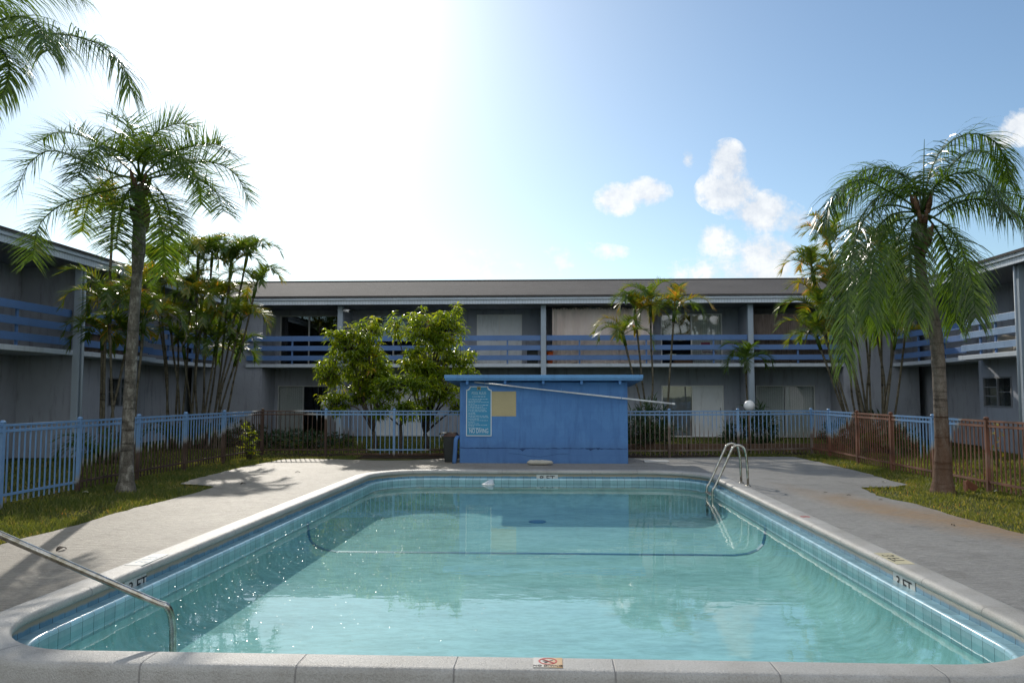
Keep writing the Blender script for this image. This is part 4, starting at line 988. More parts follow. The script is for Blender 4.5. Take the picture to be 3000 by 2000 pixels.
# ------------------------------------------------------------------ ladder, hand rail
ldr = thing('pool_ladder', (3.5,14.7,0), 'stainless steel pool ladder with two arched grab rails on the right edge of the pool', 'ladder')
for yv, dx in ((14.52,0),(15.02,.0)):
    pts = [(3.62+dx,yv,.0),(3.605+dx,yv,.45),(3.59+dx,yv,.58)]
    for k in range(9):
        a_ = k/8*R(150); pts.append((3.455+dx+.13*math.cos(a_), yv, .60+.135*math.sin(a_)))
    pts += [(3.20,yv,.36),(3.03,yv,.0),(2.985,yv,-.07),(2.975,yv,-.18),(2.975,yv,-.60)]
    b = MB(); b.tube(catmull(pts,3), .0225, 12); b.build('grab_rail', M['steel'], ldr)
    b = MB(); b.lathe((3.62+dx,yv,.0), [(.05,0),(.05,.008),(.03,.022)], 16); b.build('anchor_plate', M['steel'], ldr)
for z in (WZ+.03, WZ-.22):
    b = MB(); b.box(2.93,3.02,14.52,15.02,z-.015,z+.015); b.build('step', M['steel'], ldr, bevel=.006)
hr = thing('hand_rail', (-4.25,4.6,0), 'stainless steel hand rail sloping down into the near left corner of the pool', 'hand rail')
P0 = W(-5,1563,4.90); P1 = W(490,1778,5.32); P2 = W(505,1828,5.36)
pts = [(-4.30,4.52,0),(-4.30,4.52,.7),(-4.28,4.53,.93),(-4.15,4.58,1.06)]
dd = (P1-P0).normalized(); q = P0-dd*.62
pts += [q, P0, P0.lerp(P1,.5), P1-dd*.1, P1, P2, P2+Vector((.004,.01,-.25)), P2+Vector((.005,.012,-.75))]
b = MB(); b.tube(catmull(pts,6), .024, 14); b.build('rail', M['steel'], hr)
b = MB(); b.lathe((-4.30,4.52,0), [(.055,0),(.055,.008),(.03,.02)], 18); b.build('anchor_plate', M['steel'], hr)

# ------------------------------------------------------------------ fences
def rl(Y): return lerp_tab([(11,.02),(13.15,.05),(13.32,.58),(14.6,.62),(16,.66),(17,.70),(18.5,.76),(19.5,.90),(20.3,1.2),(21.2,1.5)], Y)
def rbl(X): return lerp_tab([(-7.8,1.5),(-6.8,1.2),(-6.0,1.0),(-5.6,.8),(-5.1,.30),(-4.6,.05),(-3.4,.05),(-3.0,.3),(-2.2,.45)], X)
def rbr(X): return lerp_tab([(1.9,.98),(3.0,.9),(3.5,.75),(3.9,.95),(4.4,.62),(5.4,.55),(6.2,.5),(7.4,.62)], X)
def rr(Y): return lerp_tab([(13.2,1.6),(14.4,1.5),(14.9,1.0),(15.4,.72),(15.9,.55),(16.4,.60),(16.9,.92),(17.3,1.12),(17.55,1.5),(19.0,1.6),(19.35,1.4),(19.8,.95),(20.5,.70),(21.3,.55),(22.3,.75)], Y)
def fence(nodes, rust, soft, label, amp=1.0, mt='fence', skip=False):
    a = nodes[0]; rt = thing('metal_fence', ((nodes[0][0]+nodes[-1][0])/2, (nodes[0][1]+nodes[-1][1])/2, 0), label, 'fence')
    rj = random.Random(len(label)); jt = [0.0]
    def tn(p): return amp*sm((rust(p)+jt[0]-p[2])/soft+.5)
    def seg(mb, p, q, w_, h_, n):
        s0 = len(mb.v); mb.bar(p, q, w_, h_, seg=n)
        for i in range(s0, len(mb.v)): mb.tone[i] = tn(mb.v[i])
    for (x, y) in nodes[1 if skip else 0:]:
        b = MB(); seg(b, (x,y,-.05), (x,y,1.235), .06, .06, 12); po = b.build('post', M[mt], rt, tone=True)
        b = MB(); s0 = 0; b.lathe((x,y,1.235), [(.046,0),(.046,.016),(.034,.032),(.012,.042)], 10)
        for i in range(len(b.v)): b.tone[i] = tn(b.v[i])
        b.build('post_cap', M[mt], po, tone=True)
    for (x0, y0), (x1, y1) in zip(nodes, nodes[1:]):
        L = math.hypot(x1-x0, y1-y0); n = max(2, round(L/.125)); ux, uy = (x1-x0)/L, (y1-y0)/L
        e = .03
        for z, h_ in ((1.20,.034),(1.115,.04),(.165,.036)):
            b = MB(); seg(b, (x0+ux*e,y0+uy*e,z), (x1-ux*e,y1-uy*e,z), .034, h_, 10); b.build('rail', M[mt], rt, tone=True)
        b = MB()
        for k in range(1, n):
            px_, py_ = x0+ux*L*k/n, y0+uy*L*k/n; jt[0] = rj.gauss(0,.07); seg(b, (px_,py_,.045), (px_,py_,1.19), .018, .018, 9)
        jt[0] = 0.0
        b.build('picket_panel', M[mt], rt, tone=True)
    return rt
lnodes = [(-8.15,9.5-1.87),(-8.13,9.5),(-8.11,11.37),(-8.07,13.24),(-8.02,15.1),(-7.96,16.97),(-7.88,18.84),(-7.70,20.95)]
fence(lnodes, lambda p: rl(p[1])-.08, .55, 'metal picket fence along the left lawn, blue near the viewer and rusty brown beyond', 1.0, 'fence_brown')
fence([(-7.70,20.95),(-6.0,21.05),(-4.15,21.12),(-2.2,21.2)], lambda p: rbl(p[0]), .35, 'rusty metal picket fence behind the deck, left of the blue shed', 1.0, 'fence_brown', True)
fence([(1.94,21.0),(3.22,21.1),(5.12,21.5),(7.28,22.15)], lambda p: rbr(p[0]), .5, 'faded blue metal picket fence behind the deck, right of the blue shed', .85, 'fence_tan')
fence([(7.28,22.15),(7.46,21.3),(7.46,19.38),(7.46,17.5),(7.5,15.72),(7.56,13.95),(7.6,12.2),(7.62,10.4),(7.64,8.6)], lambda p: rr(p[1]), .42, 'metal picket fence along the right lawn with big red-brown rust stains', 1.0, 'fence', True)

# ------------------------------------------------------------------ lamps
def globe(px, py, Y, label):
    p = W(px, py, Y); rt = thing('globe_lamp', (p.x, Y, 0), label, 'garden lamp', 'globe lamps behind the fence')
    b = MB(); r_ = .155; b.lathe((p.x,Y,p.z), [(r_*math.sin(pi*k/16)+.0005, -r_*math.cos(pi*k/16)) for k in range(17)], 28); b.build('globe', M['globe'], rt)
    b = MB(); b.tube([(p.x,Y,-.05),(p.x,Y,p.z-.17)], .038, 10); b.build('pole', M['timber'], rt)
    b = MB(); b.lathe((p.x,Y,p.z-.185), [(.05,0),(.07,.02),(.07,.04)], 16); b.build('collar', M['black'], rt)
globe(2195,1188,22.8,'white globe lamp on a post right of the shed, below the right balcony column')
globe(955,1187,23.2,'white globe lamp on a post half hidden under the bushy green tree')

# ------------------------------------------------------------------ palms
def frond(mb, pts, L, n, width=.022, spread=70, tipspread=34, plume=34, droop=1.0, vee=8, start=.16, tone=.45, tvar=.12, nseg=4, rr0=.022, seed=0, cut=1.0, drys=0.0, jit=.12):
    rnd = random.Random(seed); C_ = catmull(pts, 8); m = len(C_)
    cum = [0.0]
    for p, q in zip(C_, C_[1:]): cum.append(cum[-1]+(q-p).length)
    tot = cum[-1]
    def at(t):
        s_ = t*tot
        for i in range(m-1):
            if cum[i+1] >= s_:
                k = (s_-cum[i])/max(1e-6, cum[i+1]-cum[i]); return C_[i].lerp(C_[i+1], k), (C_[i+1]-C_[i]).normalized()
        return C_[-1], (C_[-1]-C_[-2]).normalized()
    mb.cur = min(.9, tone+.12)
    mb.tube([at(k/14)[0] for k in range(15)], [rr0*(1-.85*k/14) for k in range(15)], 5)
    Sprev = None
    for i in range(n):
        t = start+(1-start)*(i+.5)/n
        p, T = at(t)
        Sd = T.cross(Vector((0,0,1)))
        if Sd.length < .15: Sd = Sprev if Sprev else Vector((1,0,0))
        Sd = Sd.normalized()
        if Sprev and Sd.dot(Sprev) < 0: Sd = -Sd
        Sprev = Sd; N = Sd.cross(T).normalized()
        prof = math.sin(pi*min(1, (.18+.82*((t-start)/(1-start)))**.78)*.90)**.45
        for side in (-1, 1):
            if rnd.random() > cut: continue
            a_ = R(spread+(tipspread-spread)*((t-start)/(1-start))**1.3)*rnd.uniform(1-jit, 1+jit); bq = R(vee+rnd.uniform(-plume, plume))
            d = (T*math.cos(a_)+(Sd*(side*math.cos(bq))+N*math.sin(bq))*math.sin(a_)).normalized()
            l = L*prof*rnd.uniform(.82,1.1); q = p.copy(); sg_ = l/nseg
            mb.cur = min(.99, max(.02, tone+rnd.gauss(0, tvar)+(drys if rnd.random() < .12 else 0)))
            wv = d.cross(N+Sd*rnd.uniform(-.5,.5)).normalized(); vs = []; fs = []
            for k in range(nseg+1):
                tt = k/nseg; ww = width*(.55+.45*math.sin(pi*min(1,.25+tt*.75)))*(1-tt**2.2*.92)*.5
                vs += [q-wv*ww, q+wv*ww]
                if k < nseg:
                    d = (d+Vector((0,0,-1))*droop*(.14+.30*tt)*rnd.uniform(.8,1.2)).normalized(); q = q+d*sg_
                    wv = (wv-d*wv.dot(d)).normalized()
            for k in range(nseg): fs.append((2*k,2*k+1,2*k+3,2*k+2))
            mb.add(vs, fs)
def arch(base, az, el, length, sag=1.0, n=6, tail=0.0):
    """control points of a frond that leaves base at azimuth az / elevation el and bends down"""
    p = Vector(base); out = [p.copy()]; h = Vector((math.cos(az), math.sin(az), 0)); e = el; st = length/(n-1)
    for k in range(n-1):
        p = p+(h*math.cos(e)+Vector((0,0,1))*math.sin(e))*st; out.append(p.copy()); e -= sag*(.22+.13*k); e = max(e, -1.45)
    return out
def trunk(mb, pts, radii, n=14, rough=.03, rings=0.0):
    C_ = catmull(pts, 7); m = len(C_); rs = []
    for i in range(m):
        t = i/(m-1)*(len(radii)-1); k = min(int(t), len(radii)-2); rs.append((radii[k]+(radii[k+1]-radii[k])*(t-k))*(1+rough*math.sin(i*1.9)*.6+random.uniform(-rough,rough)*.5))
    mb.tube(C_, rs, n)
def queen_palm(name, loc, label, tpts, trad, hub, fronds, mat, L, n, droop, seed, tone=.42, boots=True, spear=None, width=.024):
    rt = thing(name, loc, label, 'palm tree')
    b = MB(); trunk(b, tpts, trad); b.build('trunk', mat, rt)
    if boots:
        b = MB(); rnd = random.Random(seed); top = Vector(tpts[-1])
        for k in range(26):
            a_ = k*2.4; z = rnd.uniform(-.85,.12); r_ = .10+.03*rnd.random(); bz = top+Vector((math.cos(a_)*r_*.7, math.sin(a_)*r_*.7, z))
            tip = bz+Vector((math.cos(a_)*.09, math.sin(a_)*.09, rnd.uniform(.16,.36))); b.tube([bz, bz.lerp(tip,.5)+Vector((math.cos(a_),math.sin(a_),0))*.01, tip], [.05,.042,.016], 6)
        b.build('leaf_boots', M['boot'], rt)
    for i, f in enumerate(fronds):
        pts, kw = f; b = MB(); k = dict(L=L, n=n, droop=droop, seed=seed*50+i, tone=tone, width=width); k.update(kw); frond(b, pts, **k)
        b.build('frond', M['queen'], rt, tone=True)
    if spear:
        b = MB(); b.cur = .5; b.tube(spear, [.02,.016,.004], 6); b.build('spear_leaf', M['queen'], rt, tone=True)
    return rt
def PX(Y0, pts, dY=0.0):
    """image-measured frond, its tip dY metres nearer/farther than its root"""
    n = len(pts)-1; return [W(x, y, Y0+dY*(i/n)**1.2) for i, (x, y) in enumerate(pts)]
# left queen palm
YA = 13.4; hubA = W(412,520,YA)
tA = [W(368,1445,YA),W(370,1400,YA),W(373,1300,YA),W(380,1150,YA),W(388,1000,YA),W(396,880,YA),W(402,800,YA),W(406,730,YA),W(410,620,YA),W(412,540,YA)]
HA = (412,525)
FA = [([HA,(370,490),(300,430),(230,395),(165,388),(125,410)], .35, {}), ([HA,(340,510),(240,470),(150,440),(85,480),(45,570)], -.5, {}),
      ([HA,(350,550),(270,570),(180,600),(115,660),(95,760)], -.9, {}), ([HA,(400,450),(391,400),(382,368),(355,345),(310,335)], .25, {'n':60}),
      ([HA,(430,450),(450,395),(490,372),(530,362),(565,372)], .3, {}), ([HA,(455,480),(510,445),(580,425),(640,425),(675,450)], -.6, {}),
      ([HA,(470,500),(540,480),(620,475),(690,510),(728,590)], .5, {}), ([HA,(450,520),(500,510),(570,520),(630,560),(655,620)], -1.3, {}),
      ([HA,(440,545),(470,560),(490,600),(500,650),(505,690)], -1.3, {'tone':.33}), ([HA,(395,540),(370,570),(355,620),(345,680),(340,730)], -1.0, {'tone':.36}),
      ([HA,(430,540),(445,580),(470,640),(480,720),(480,800)], .9, {'tone':.45}), ([HA,(385,520),(330,520),(280,560),(250,620),(240,680)], 1.2, {'tone':.55}),
      ([HA,(405,470),(440,430),(480,430),(520,460),(540,520)], -1.4, {}), ([HA,(390,480),(340,440),(290,430),(250,460),(230,520)], -1.4, {}),
      ([HA,(425,470),(400,420),(350,405),(300,430),(270,480)], 1.3, {}),([HA,(430,480),(480,450),(540,470),(580,530),(590,600)], 1.4, {})]
FA = [(p, d, dict(dict(vee=14, plume=40, tipspread=46), **k)) for p, d, k in FA]
queen_palm('queen_palm', W(368,1440,YA), 'tall queen palm with grey lichen-marked trunk on the left lawn beside the fence', tA, [.19,.125,.105,.100,.094,.088,.085,.115,.10,.05], hubA,
           [(PX(YA, p, d), k) for p, d, k in FA], M['trunk_a'], .66, 118, .34, 1, width=.0185)
# right queen palm
YB = 13.9; HB = (2702,625)
tB = [W(2762,1446,YB),W(2762,1400,YB),W(2760,1300,YB),W(2755,1180,YB),W(2749,1060,YB),W(2740,970,YB),W(2725,900,YB),W(2706,840,YB),W(2695,770,YB),W(2692,700,YB),W(2700,630,YB)]
FB = [([HB,(2650,585),(2602,560),(2525,525),(2450,565),(2412,650)], -.6, {}), ([HB,(2660,610),(2600,600),(2540,630),(2502,720),(2482,870),(2474,1060)], -1.1, {'n':112}),
      ([HB,(2660,640),(2620,650),(2580,700),(2552,800),(2545,920)], -1.6, {}), ([HB,(2665,620),(2610,630),(2555,690),(2520,790),(2505,930)], -.2, {}), ([HB,(2690,590),(2640,510),(2570,490),(2500,520),(2450,600)], 1.4, {}), ([HB,(2685,650),(2668,700),(2668,780),(2674,860),(2680,930)], -1.0, {}),
      ([HB,(2740,640),(2790,680),(2825,745),(2848,830),(2858,930)], -.9, {}), ([HB,(2735,640),(2774,606),(2850,583),(2927,594),(3000,650),(3030,720)], -.4, {'n':112}),
      ([HB,(2716,540),(2750,450),(2810,400),(2880,395),(2935,440),(2955,530)], .3, {'n':112}), ([HB,(2720,570),(2770,520),(2840,505),(2905,540),(2945,620)], -1.0, {}),
      ([HB,(2690,560),(2660,520),(2600,500),(2530,530),(2480,600)], .9, {}), ([HB,(2730,560),(2800,470),(2870,440),(2920,470),(2950,540)], 1.2, {}),
      ([HB,(2720,640),(2760,700),(2790,780),(2800,860),(2800,940)], .9, {}), ([HB,(2670,640),(2630,700),(2600,790),(2585,880),(2580,960)], .9, {}),
      ([HB,(2740,610),(2830,570),(2930,560),(3010,590),(3060,660)], 1.0, {}),
       ([HB,(2690,560),(2650,550),(2580,570),(2520,640),(2490,740)], .5, {})]
queen_palm('queen_palm', W(2762,1440,YB), 'leaning queen palm with brown-stained trunk and long drooping fronds on the right lawn', tB, [.215,.155,.116,.110,.108,.106,.102,.092,.085,.075,.05], None,
           [(PX(YB, p, d), k) for p, d, k in FB], M['trunk_b'], .78, 104, 1.35, 2, width=.020, spear=[W(2702,640,YB),W(2706,520,YB),W(2708,408,YB)], tone=.25)
# palm at the left edge, trunk out of frame
YC = 10.2; HC = (-150,190)
tC = [(-7.75,YC,-.05),(-7.75,YC,.4),(-7.78,YC,2),(-7.82,YC,4),W(-158,300,YC),W(-150,200,YC)]
FC = [([HC,(-60,140),(50,105),(180,100),(290,130),(360,195),(382,265)], -.3, {'n':150}), ([HC,(-80,140),(-20,130),(20,170),(25,220),(5,290)], -.8, {'L':.6}),
      ([HC,(-110,90),(-50,20),(40,-30),(140,-40),(230,-10)], .3, {'n':112}), ([HC,(-100,60),(-60,-60),(10,-130),(100,-140)], -.4, {}), ([HC,(-120,160),(-80,210),(-60,280),(-60,350)], .8, {'L':.6}),
      ([HC,(-90,120),(0,60),(80,50),(120,90),(140,150)], -1.4, {}), ([HC,(-250,120),(-350,150),(-420,230)], .2, {}), ([HC,(-200,40),(-280,0),(-360,40)], -.5, {}), ([HC,(-140,40),(-120,-60),(-80,-140)], .9, {}), ([HC,(-230,220),(-300,300),(-330,400)], -.6, {})]
queen_palm('queen_palm', (-7.75,YC,0), 'queen palm hanging its feathery fronds into the upper left corner of the view', tC, [.22,.17,.15,.13,.13,.08], None,
           [(PX(YC, p, d), k) for p, d, k in FC], M['trunk_a'], .80, 130, 1.5, 3, width=.016)
def areca(loc, label, stems, seed, low=8, tone=.5, lowr=1.3, drys=.2, L=.34, cat='palm clump', name='areca_palm'):
    """stems: list of (base offset x,y, top world point, n fronds, frond length)"""
    rnd = random.Random(seed); rt = thing(name, loc, label, cat); x0, y0, _ = loc
    for (dx, dy, top, nf, fl_) in stems:
        nf += 3
        b0 = Vector((x0+dx, y0+dy, -.05)); top = Vector(top); mid = b0.lerp(top,.5)+Vector((rnd.uniform(-.12,.12), rnd.uniform(-.1,.1), 0))
        b = MB(); trunk(b, [b0, b0.lerp(mid,.5), mid, mid.lerp(top,.5)*.6+b0.lerp(top,.75)*.4, top], [.045,.034,.030,.030,.036], 8, .02); b.build('stem', M['trunk_ar'], rt)
        b = MB(); b.cur = .55; shaft = (top-mid).normalized()*.35; b.tube([top-shaft*.4, top+shaft*.4, top+shaft], [.05,.055,.022], 8); b.build('crown_shaft', M['areca'], rt, tone=True)
        a0 = rnd.uniform(0, 6)
        for i in range(nf):
            az = a0+i*2*pi/nf+rnd.uniform(-.3,.3); el = R(rnd.uniform(28,82)); fl2 = fl_*rnd.uniform(.8,1.15)
            b = MB(); frond(b, arch(top+shaft*.6, az, el, fl2, rnd.uniform(.9,1.4)), L*1.2, 38, width=.026, spread=62, tipspread=30, plume=9, vee=26, droop=.42, start=.2, tone=tone+rnd.choice([-.12,0,.05,.22]), tvar=.08, nseg=3, rr0=.014, seed=seed*100+rnd.randint(0,9999), drys=drys)
            b.build('frond', M['areca'], rt, tone=True)
    for i in range(low):
        az = rnd.uniform(0, 2*pi); b = MB(); q = Vector((x0+rnd.uniform(-.4,.4), y0+rnd.uniform(-.3,.3), 0))
        frond(b, arch(q, az, R(rnd.uniform(45,80)), lowr*rnd.uniform(.7,1.2), rnd.uniform(.9,1.3)), L*.9, 24, width=.028, spread=60, tipspread=30, plume=9, vee=22, droop=.4, tone=tone-.15, tvar=.08, nseg=3, rr0=.012, seed=seed*77+i)
        b.build('frond', M['areca'], rt, tone=True)
    return rt
def ST(base_px, base_Y, tops, x0, rnd, k=.55):
    out = []
    for (px, py, dY, nf, fl_) in tops:
        q = W(px, py, base_Y+dY); out.append(((q.x-x0)*k+rnd.uniform(-.15,.15), rnd.uniform(-.3,.3), q, nf, fl_))
    return out
rn = random.Random(11)
YD = 18.6; gD = W(320,1240,YD)
areca((gD.x, YD, 0), 'areca palm clump with yellowing fronds behind the left fence, before the shaded wing',
      ST(0, YD, [(330,660,.3,6,1.35),(320,930,-.4,6,1.45),(300,1010,.3,5,1.2),(400,890,.2,6,1.4),(420,960,-.2,5,1.3),(370,1020,.4,5,1.2)], gD.x, rn), 21, 12, .50, 1.5, .22)
clD = [o for o in bpy.data.objects if o.get('category') == 'palm clump'][0]
b = MB(); frond(b, [W(x, y, 18.9) for x, y in ((372,935),(430,905),(490,915),(535,950),(545,985),(530,1015))], .16, 40, width=.012, droop=1.6, start=.3, seed=5, cut=.8); b.build('dead_frond', surf('dry_frond', (.24,.20,.17), .9, .2, 6), clD)
YE = 23.6; gE = W(545,1230,YE)
areca((gE.x, YE, 0), 'dense many-stemmed areca palm clump behind the left fence near the inner corner of the wings',
      ST(0, YE, [(520,790,.3,7,1.35),(580,775,-.3,7,1.4),(620,770,.4,7,1.35),(675,800,0,7,1.3),(720,770,.3,6,1.2),(745,860,-.3,6,1.35),(560,870,.2,6,1.3),(470,860,-.3,6,1.4),(650,900,.4,6,1.3),(500,960,-.5,5,1.2),(600,960,-.5,6,1.25),(700,960,-.4,6,1.3),(450,800,.4,6,1.3),(540,1040,-.4,6,1.2),(630,1030,-.5,6,1.2),(690,1060,.2,5,1.2),(590,900,-.6,7,1.3)], gE.x, rn), 22, 18, .42, 1.5)
YF = 25.2; gF = W(1915,1220,YF)
areca((gF.x, YF, 0), 'four slender areca palms fanning out behind the right end of the shed',
      ST(0, YF, [(1830,1000,-.2,5,1.3),(1862,935,.2,5,1.25),(1906,915,.0,6,1.35),(1974,930,-.1,6,1.35)], gF.x, rn, .35), 23, 10, .52, 1.3)
YG = 25.8; gG = W(2188,1200,YG)
areca((gG.x, YG, 0), 'single small palm with upright green spear fronds in front of the right balcony column',
      [(0,0,W(2185,1080,YG),5,1.1)], 24, 0, .28, L=.34, cat='palm tree', name='small_palm')
YH = 22.6; gH = W(2570,1230,YH)
areca((gH.x, YH, 0), 'areca palm clump with golden and orange leaves standing behind the leaning palm on the right',
      ST(0, YH, [(2435,740,.2,7,1.3),(2385,820,-.2,6,1.3),(2450,880,-.4,7,1.4),(2520,800,.3,7,1.4),(2580,760,.1,7,1.4),(2620,850,-.2,7,1.35),(2400,930,-.5,6,1.3),(2560,900,.3,6,1.3),(2660,920,.2,6,1.3),(2480,1000,-.3,7,1.3),(2550,980,-.5,7,1.35),(2620,1010,-.2,6,1.3),(2400,1010,-.2,6,1.2),(2500,930,-.6,7,1.35),(2480,860,.3,7,1.3)], gH.x, rn, .26), 25, 18, .48, 1.2, .25)

# ------------------------------------------------------------------ broad-leaved trees
def leaf(mb, p, d, L, wd, rnd, droop):
    d = d.normalized(); sd = d.cross(Vector((0,0,1)))
    if sd.length < .1: sd = Vector((1,0,0))
    sd = sd.normalized(); roll = rnd.uniform(-.7,.7); up = sd.cross(d); sd = (sd*math.cos(roll)+up*math.sin(roll)).normalized()
    q = p.copy(); pts = [q.copy()]
    for k in range(3):
        q = q+d*(L/3); pts.append(q.copy()); d = (d+Vector((0,0,-1))*droop).normalized()
    n_ = sd.cross(d).normalized(); f = n_*(-wd*.18)
    vs = [pts[0], pts[1]-sd*wd*.5+f*0, pts[1]+sd*wd*.5, pts[2]-sd*wd*.42, pts[2]+sd*wd*.42, pts[3], pts[1]+f, pts[2]+f]
    mb.add(vs, [(0,6,1),(0,2,6),(1,6,7,3),(6,2,4,7),(3,7,5),(7,4,5)])
def broad_tree(name, loc, label, blobs, n_whorl, seed, forks, leafL=.2, tone=.48, tr=.07, nl=12):
    rnd = random.Random(seed); rt = thing(name, loc, label, 'tree'); base = Vector(loc)
    fk = base+Vector((rnd.uniform(-.05,.05), 0, forks)); b = MB(); trunk(b, [base+Vector((0,0,-.05)), base+Vector((.02,0,forks*.5)), fk], [tr*1.3,tr,tr*.85], 10, .03); b.build('trunk', M['bark'], rt)
    lm = MB(); tw = MB(); fo = MB(); tot = sum(r[1]*r[2]*r[3] for r in blobs)
    for (c, rx, ry, rz_) in blobs:
        c = Vector(c); m1 = fk.lerp(c,.5)+Vector((rnd.uniform(-.15,.15), rnd.uniform(-.15,.15), rnd.uniform(-.05,.2)))
        lm.tube(catmull([fk, m1, c+Vector((0,0,-rz_*.4))],5), [tr*.55*(1-.75*k/10) for k in range(11)], 6)
        for i in range(max(4, int(n_whorl*rx*ry*rz_/tot))):
            while True:
                v_ = Vector((rnd.uniform(-1,1), rnd.uniform(-1,1), rnd.uniform(-1,1)))
                if .25 < v_.length < 1: break
            v_ = v_*(.65+.35*rnd.random()); p = c+Vector((v_.x*rx, v_.y*ry, v_.z*rz_))
            root = c+Vector((v_.x*rx*.25, v_.y*ry*.25, v_.z*rz_*.2-rz_*.35))
            tw.tube([root, root.lerp(p,.6)+Vector((0,0,.04)), p], [.011,.008,.004], 4)
            ax = ((p-root).normalized()+Vector((0,0,.8))).normalized(); tn_ = tone+rnd.gauss(0,.12)
            for k in range(nl):
                a_ = k*2.4+rnd.uniform(-.3,.3); el = R(rnd.uniform(-45,42)); d = Vector((math.cos(a_)*math.cos(el), math.sin(a_)*math.cos(el), math.sin(el)))+ax*.25
                fo.cur = min(.92, max(.03, tn_+rnd.gauss(0,.07))); leaf(fo, p-ax*rnd.uniform(0,.14), d, leafL*rnd.uniform(.75,1.25), leafL*.20, rnd, rnd.uniform(.35,.8))
    lm.build('limb', M['bark'], rt); tw.build('twigs', M['bark'], rt); fo.build('foliage', M['broad'], rt, tone=True)
def bl(px, py, Y, rx, rz_, ry=None): return (W(px, py, Y), rx*Y/F, (ry or rx*.8)*Y/F, rz_*Y/F)
Y1 = 23.2
p = W(1098,1320,Y1); broad_tree('broadleaf_tree', (p.x,Y1,0), 'bushy green tree with rounded crown left of the taller tree, behind the back fence',
   [bl(1030,1010,Y1,85,75),bl(1085,960,Y1+.2,55,45),bl(975,1080,Y1-.2,65,75),bl(1080,1080,Y1,85,85),bl(985,1165,Y1-.3,60,60),bl(1105,1030,Y1+.3,38,50),bl(1060,1150,Y1+.2,60,50),bl(1000,970,Y1,55,40),bl(1120,1100,Y1,38,50)], 400, 31, .55, .25)
p = W(1248,1325,Y1+.2); broad_tree('broadleaf_tree', (p.x,Y1+.2,0), 'taller bushy tree with a ragged two-pronged top close to the left side of the shed',
   [bl(1163,945,Y1+.2,36,60),bl(1240,960,Y1+.2,75,70),bl(1310,950,Y1,70,70),bl(1265,1050,Y1,95,80),bl(1350,1040,Y1+.2,60,65),bl(1335,900,Y1+.2,28,28),bl(1208,1050,Y1-.2,42,70),bl(1290,1130,Y1-.2,85,60),bl(1370,1110,Y1,35,50),bl(1240,1190,Y1,60,45),bl(1345,1180,Y1,50,40)], 440, 32, .5, .25)
Y3 = 22.1
p = W(1172,1338,Y3); broad_tree('broadleaf_tree', (p.x,Y3,0), 'short dark sapling with drooping leaves between the two bushy trees',
   [bl(1160,1130,Y3,75,45),bl(1110,1185,Y3-.2,45,50),bl(1195,1195,Y3-.2,50,45),bl(1230,1120,Y3,40,40)], 120, 33, .75, .26, .30, .05)
# ------------------------------------------------------------------ low plants
def shrub(name, loc, label, r_, h_, n, seed, L=.22, wd=.05, tone=.4, cat='shrub', mat='shrub', droop=.35):
    rnd = random.Random(seed); rt = thing(name, loc, label, cat); x0, y0, z0 = loc; fo = MB(); st = MB()
    for i in range(n):
        a_ = rnd.uniform(0, 2*pi); rr_ = r_*math.sqrt(rnd.random()); z = h_*rnd.uniform(.08,1)*(1-.45*(rr_/r_)**2); p = Vector((x0+rr_*math.cos(a_), y0+rr_*math.sin(a_), z))
        if i % 5 == 0: st.tube([(x0+rr_*.3*math.cos(a_), y0+rr_*.3*math.sin(a_), -.03), p], [.012,.005], 4)
        for k in range(6):
            b_ = rnd.uniform(0, 2*pi); el = R(rnd.uniform(0,75)); fo.cur = min(.9, max(.02, tone+rnd.gauss(0,.14)))
            leaf(fo, p, Vector((math.cos(b_)*math.cos(el), math.sin(b_)*math.cos(el), math.sin(el))), L*rnd.uniform(.7,1.2), wd, rnd, droop)
    st.build('stems', M['bark'], rt); fo.build('foliage', M[mat], rt, tone=True)
def pz(px, Y): q = W(px, 1250, Y); return (q.x, Y, 0)
shrub('spiky_shrub', pz(1895,23.6), 'dark spiky shrub behind the fence under the four slender palms', .75, 1.5, 150, 41, .42, .035, .32)
shrub('spiky_shrub', pz(2215,24.2), 'dark leafy shrub behind the white globe lamp on the right', .55, 1.45, 90, 42, .34, .045, .35)
shrub('spiky_shrub', pz(2135,24.6), 'small dark tuft plant between the sliding doors and the globe lamp', .28, .75, 30, 43, .4, .03, .25)
shrub('low_hedge', pz(640,24.6), 'low dark hedge at the foot of the dense left palm clump', 1.5, .95, 230, 44, .2, .05, .3, 'hedge')
shrub('low_hedge', pz(880,24.2), 'low dark ground shrub behind the rusty fence beneath the back wing doors', 1.6, .55, 210, 45, .18, .045, .3, 'hedge')
shrub('low_hedge', pz(2540,23.4), 'low green hedge at the foot of the golden palm clump on the right', 1.3, 1.15, 230, 46, .22, .05, .42, 'hedge')
shrub('fence_weed', (-7.75,20.1,0), 'bright leafy weed climbing the far corner of the left fence', .22, 1.0, 46, 47, .12, .035, .6, 'plant', 'broad')
shrub('dry_weed', pz(2922,18.5), 'thin dry reddish weed standing behind the right fence', .14, 1.35, 14, 48, .09, .02, .9, 'plant', 'broad')
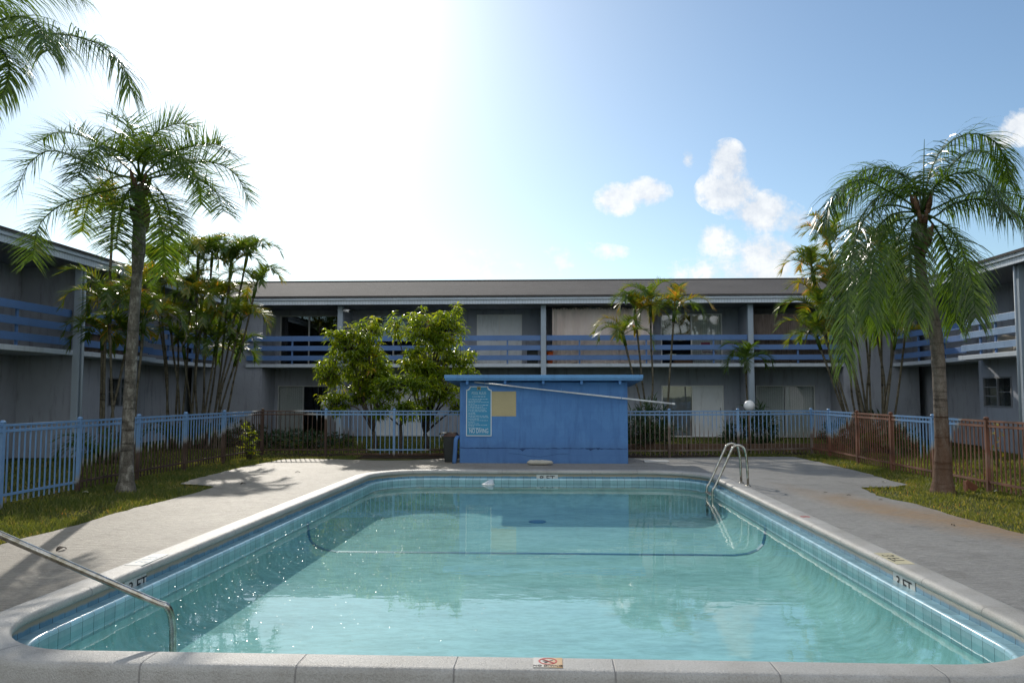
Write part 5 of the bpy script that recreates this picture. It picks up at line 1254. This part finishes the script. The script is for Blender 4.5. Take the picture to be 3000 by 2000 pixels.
# timber border beyond the right back fence
b = MB()
for i, (x, xx) in enumerate(((2.0,4.1),(4.12,6.3),(6.32,8.6))): b.box(x, xx, 23.3, 23.42, -.05, .20+.012*i)
alone(b.build('timber_edging', M['timber'], None, bevel=.01), 'weathered timber plank edging of the bed behind the right part of the back fence', 'edging')
b = MB(); b.bar((-5.6,21.6,-.0),(-2.6,21.5,.02),.09,.06); alone(b.build('timber_log', M['timber'], None, bevel=.01), 'thin timber edging log in the mulch behind the fence left of the shed', 'log')
# rusty plate on the right lawn, leaf litter
g = G(2838,1438); b = MB(); b.bar((g.x-.05,g.y,-.03),(g.x-.05,g.y,.17),.03,.1); b.bar((g.x-.04,g.y+.02,.15),(g.x+.16,g.y+.06,.02),.12,.015,up=(0,1,0)); alone(b.build('rusty_bracket', surf('rust_brown', (.22,.085,.045), .85, .3, 8)), 'small rusty metal bracket standing in the grass beside the right palm trunk', 'bracket')
rnd = random.Random(9)
def litter(px, py, L, label, mat='debris'):
    g = G(px, py); b = MB(); a_ = rnd.uniform(0, pi); d = Vector((math.cos(a_), math.sin(a_), 0)); s_ = Vector((-d.y, d.x, 0)); vs = []; fs = []
    for k in range(6):
        t = k/5; w_ = L*.22*math.sin(pi*(.08+.86*t)); z = .004+L*.18*math.sin(pi*t)
        vs += [g+d*(L*(t-.5))-s_*w_+Vector((0,0,z)), g+d*(L*(t-.5))+s_*w_+Vector((0,0,z+L*.08)), g+d*(L*(t-.5))+Vector((0,0,z-.003))]
    for k in range(5): o = 3*k; fs += [(o,o+2,o+5,o+3),(o+2,o+1,o+4,o+5)]
    b.add(vs, fs); alone(b.build('fallen_leaf', M[mat]), label, 'leaf', 'leaf litter on the deck')
for px, py, L, lb in ((180,1611,.15,'dark fallen leaf in the palm shadow on the left deck'),(712,1418,.12,'dark fallen leaf on the deck by the tip of the left lawn'),(872,1384,.10,'dark fallen leaf on the far left deck near the pool corner'),
    (2419,1442,.05,'tiny dark leaf on the right deck nearest the ladder'),(2487,1451,.06,'dark leaf on the brown stain of the right deck'),(2792,1539,.08,'dark round leaf on the grey right deck near the lawn edge'),(2580,1464,.05,'tiny dark leaf at the lawn edge of the brown stain')): litter(px, py, L, lb)
# a few pale petals on the lawns
for i, (px, py) in enumerate(((250,1443),(2590,1412),(2760,1428),(2920,1440))):
    litter(px, py, .10, ('pale scrap lying on the left lawn near the palm base','pale petal at the tip of the right lawn','pale petal close to the right palm trunk','pale petal under the rusty fence on the right lawn')[i], 'petal')
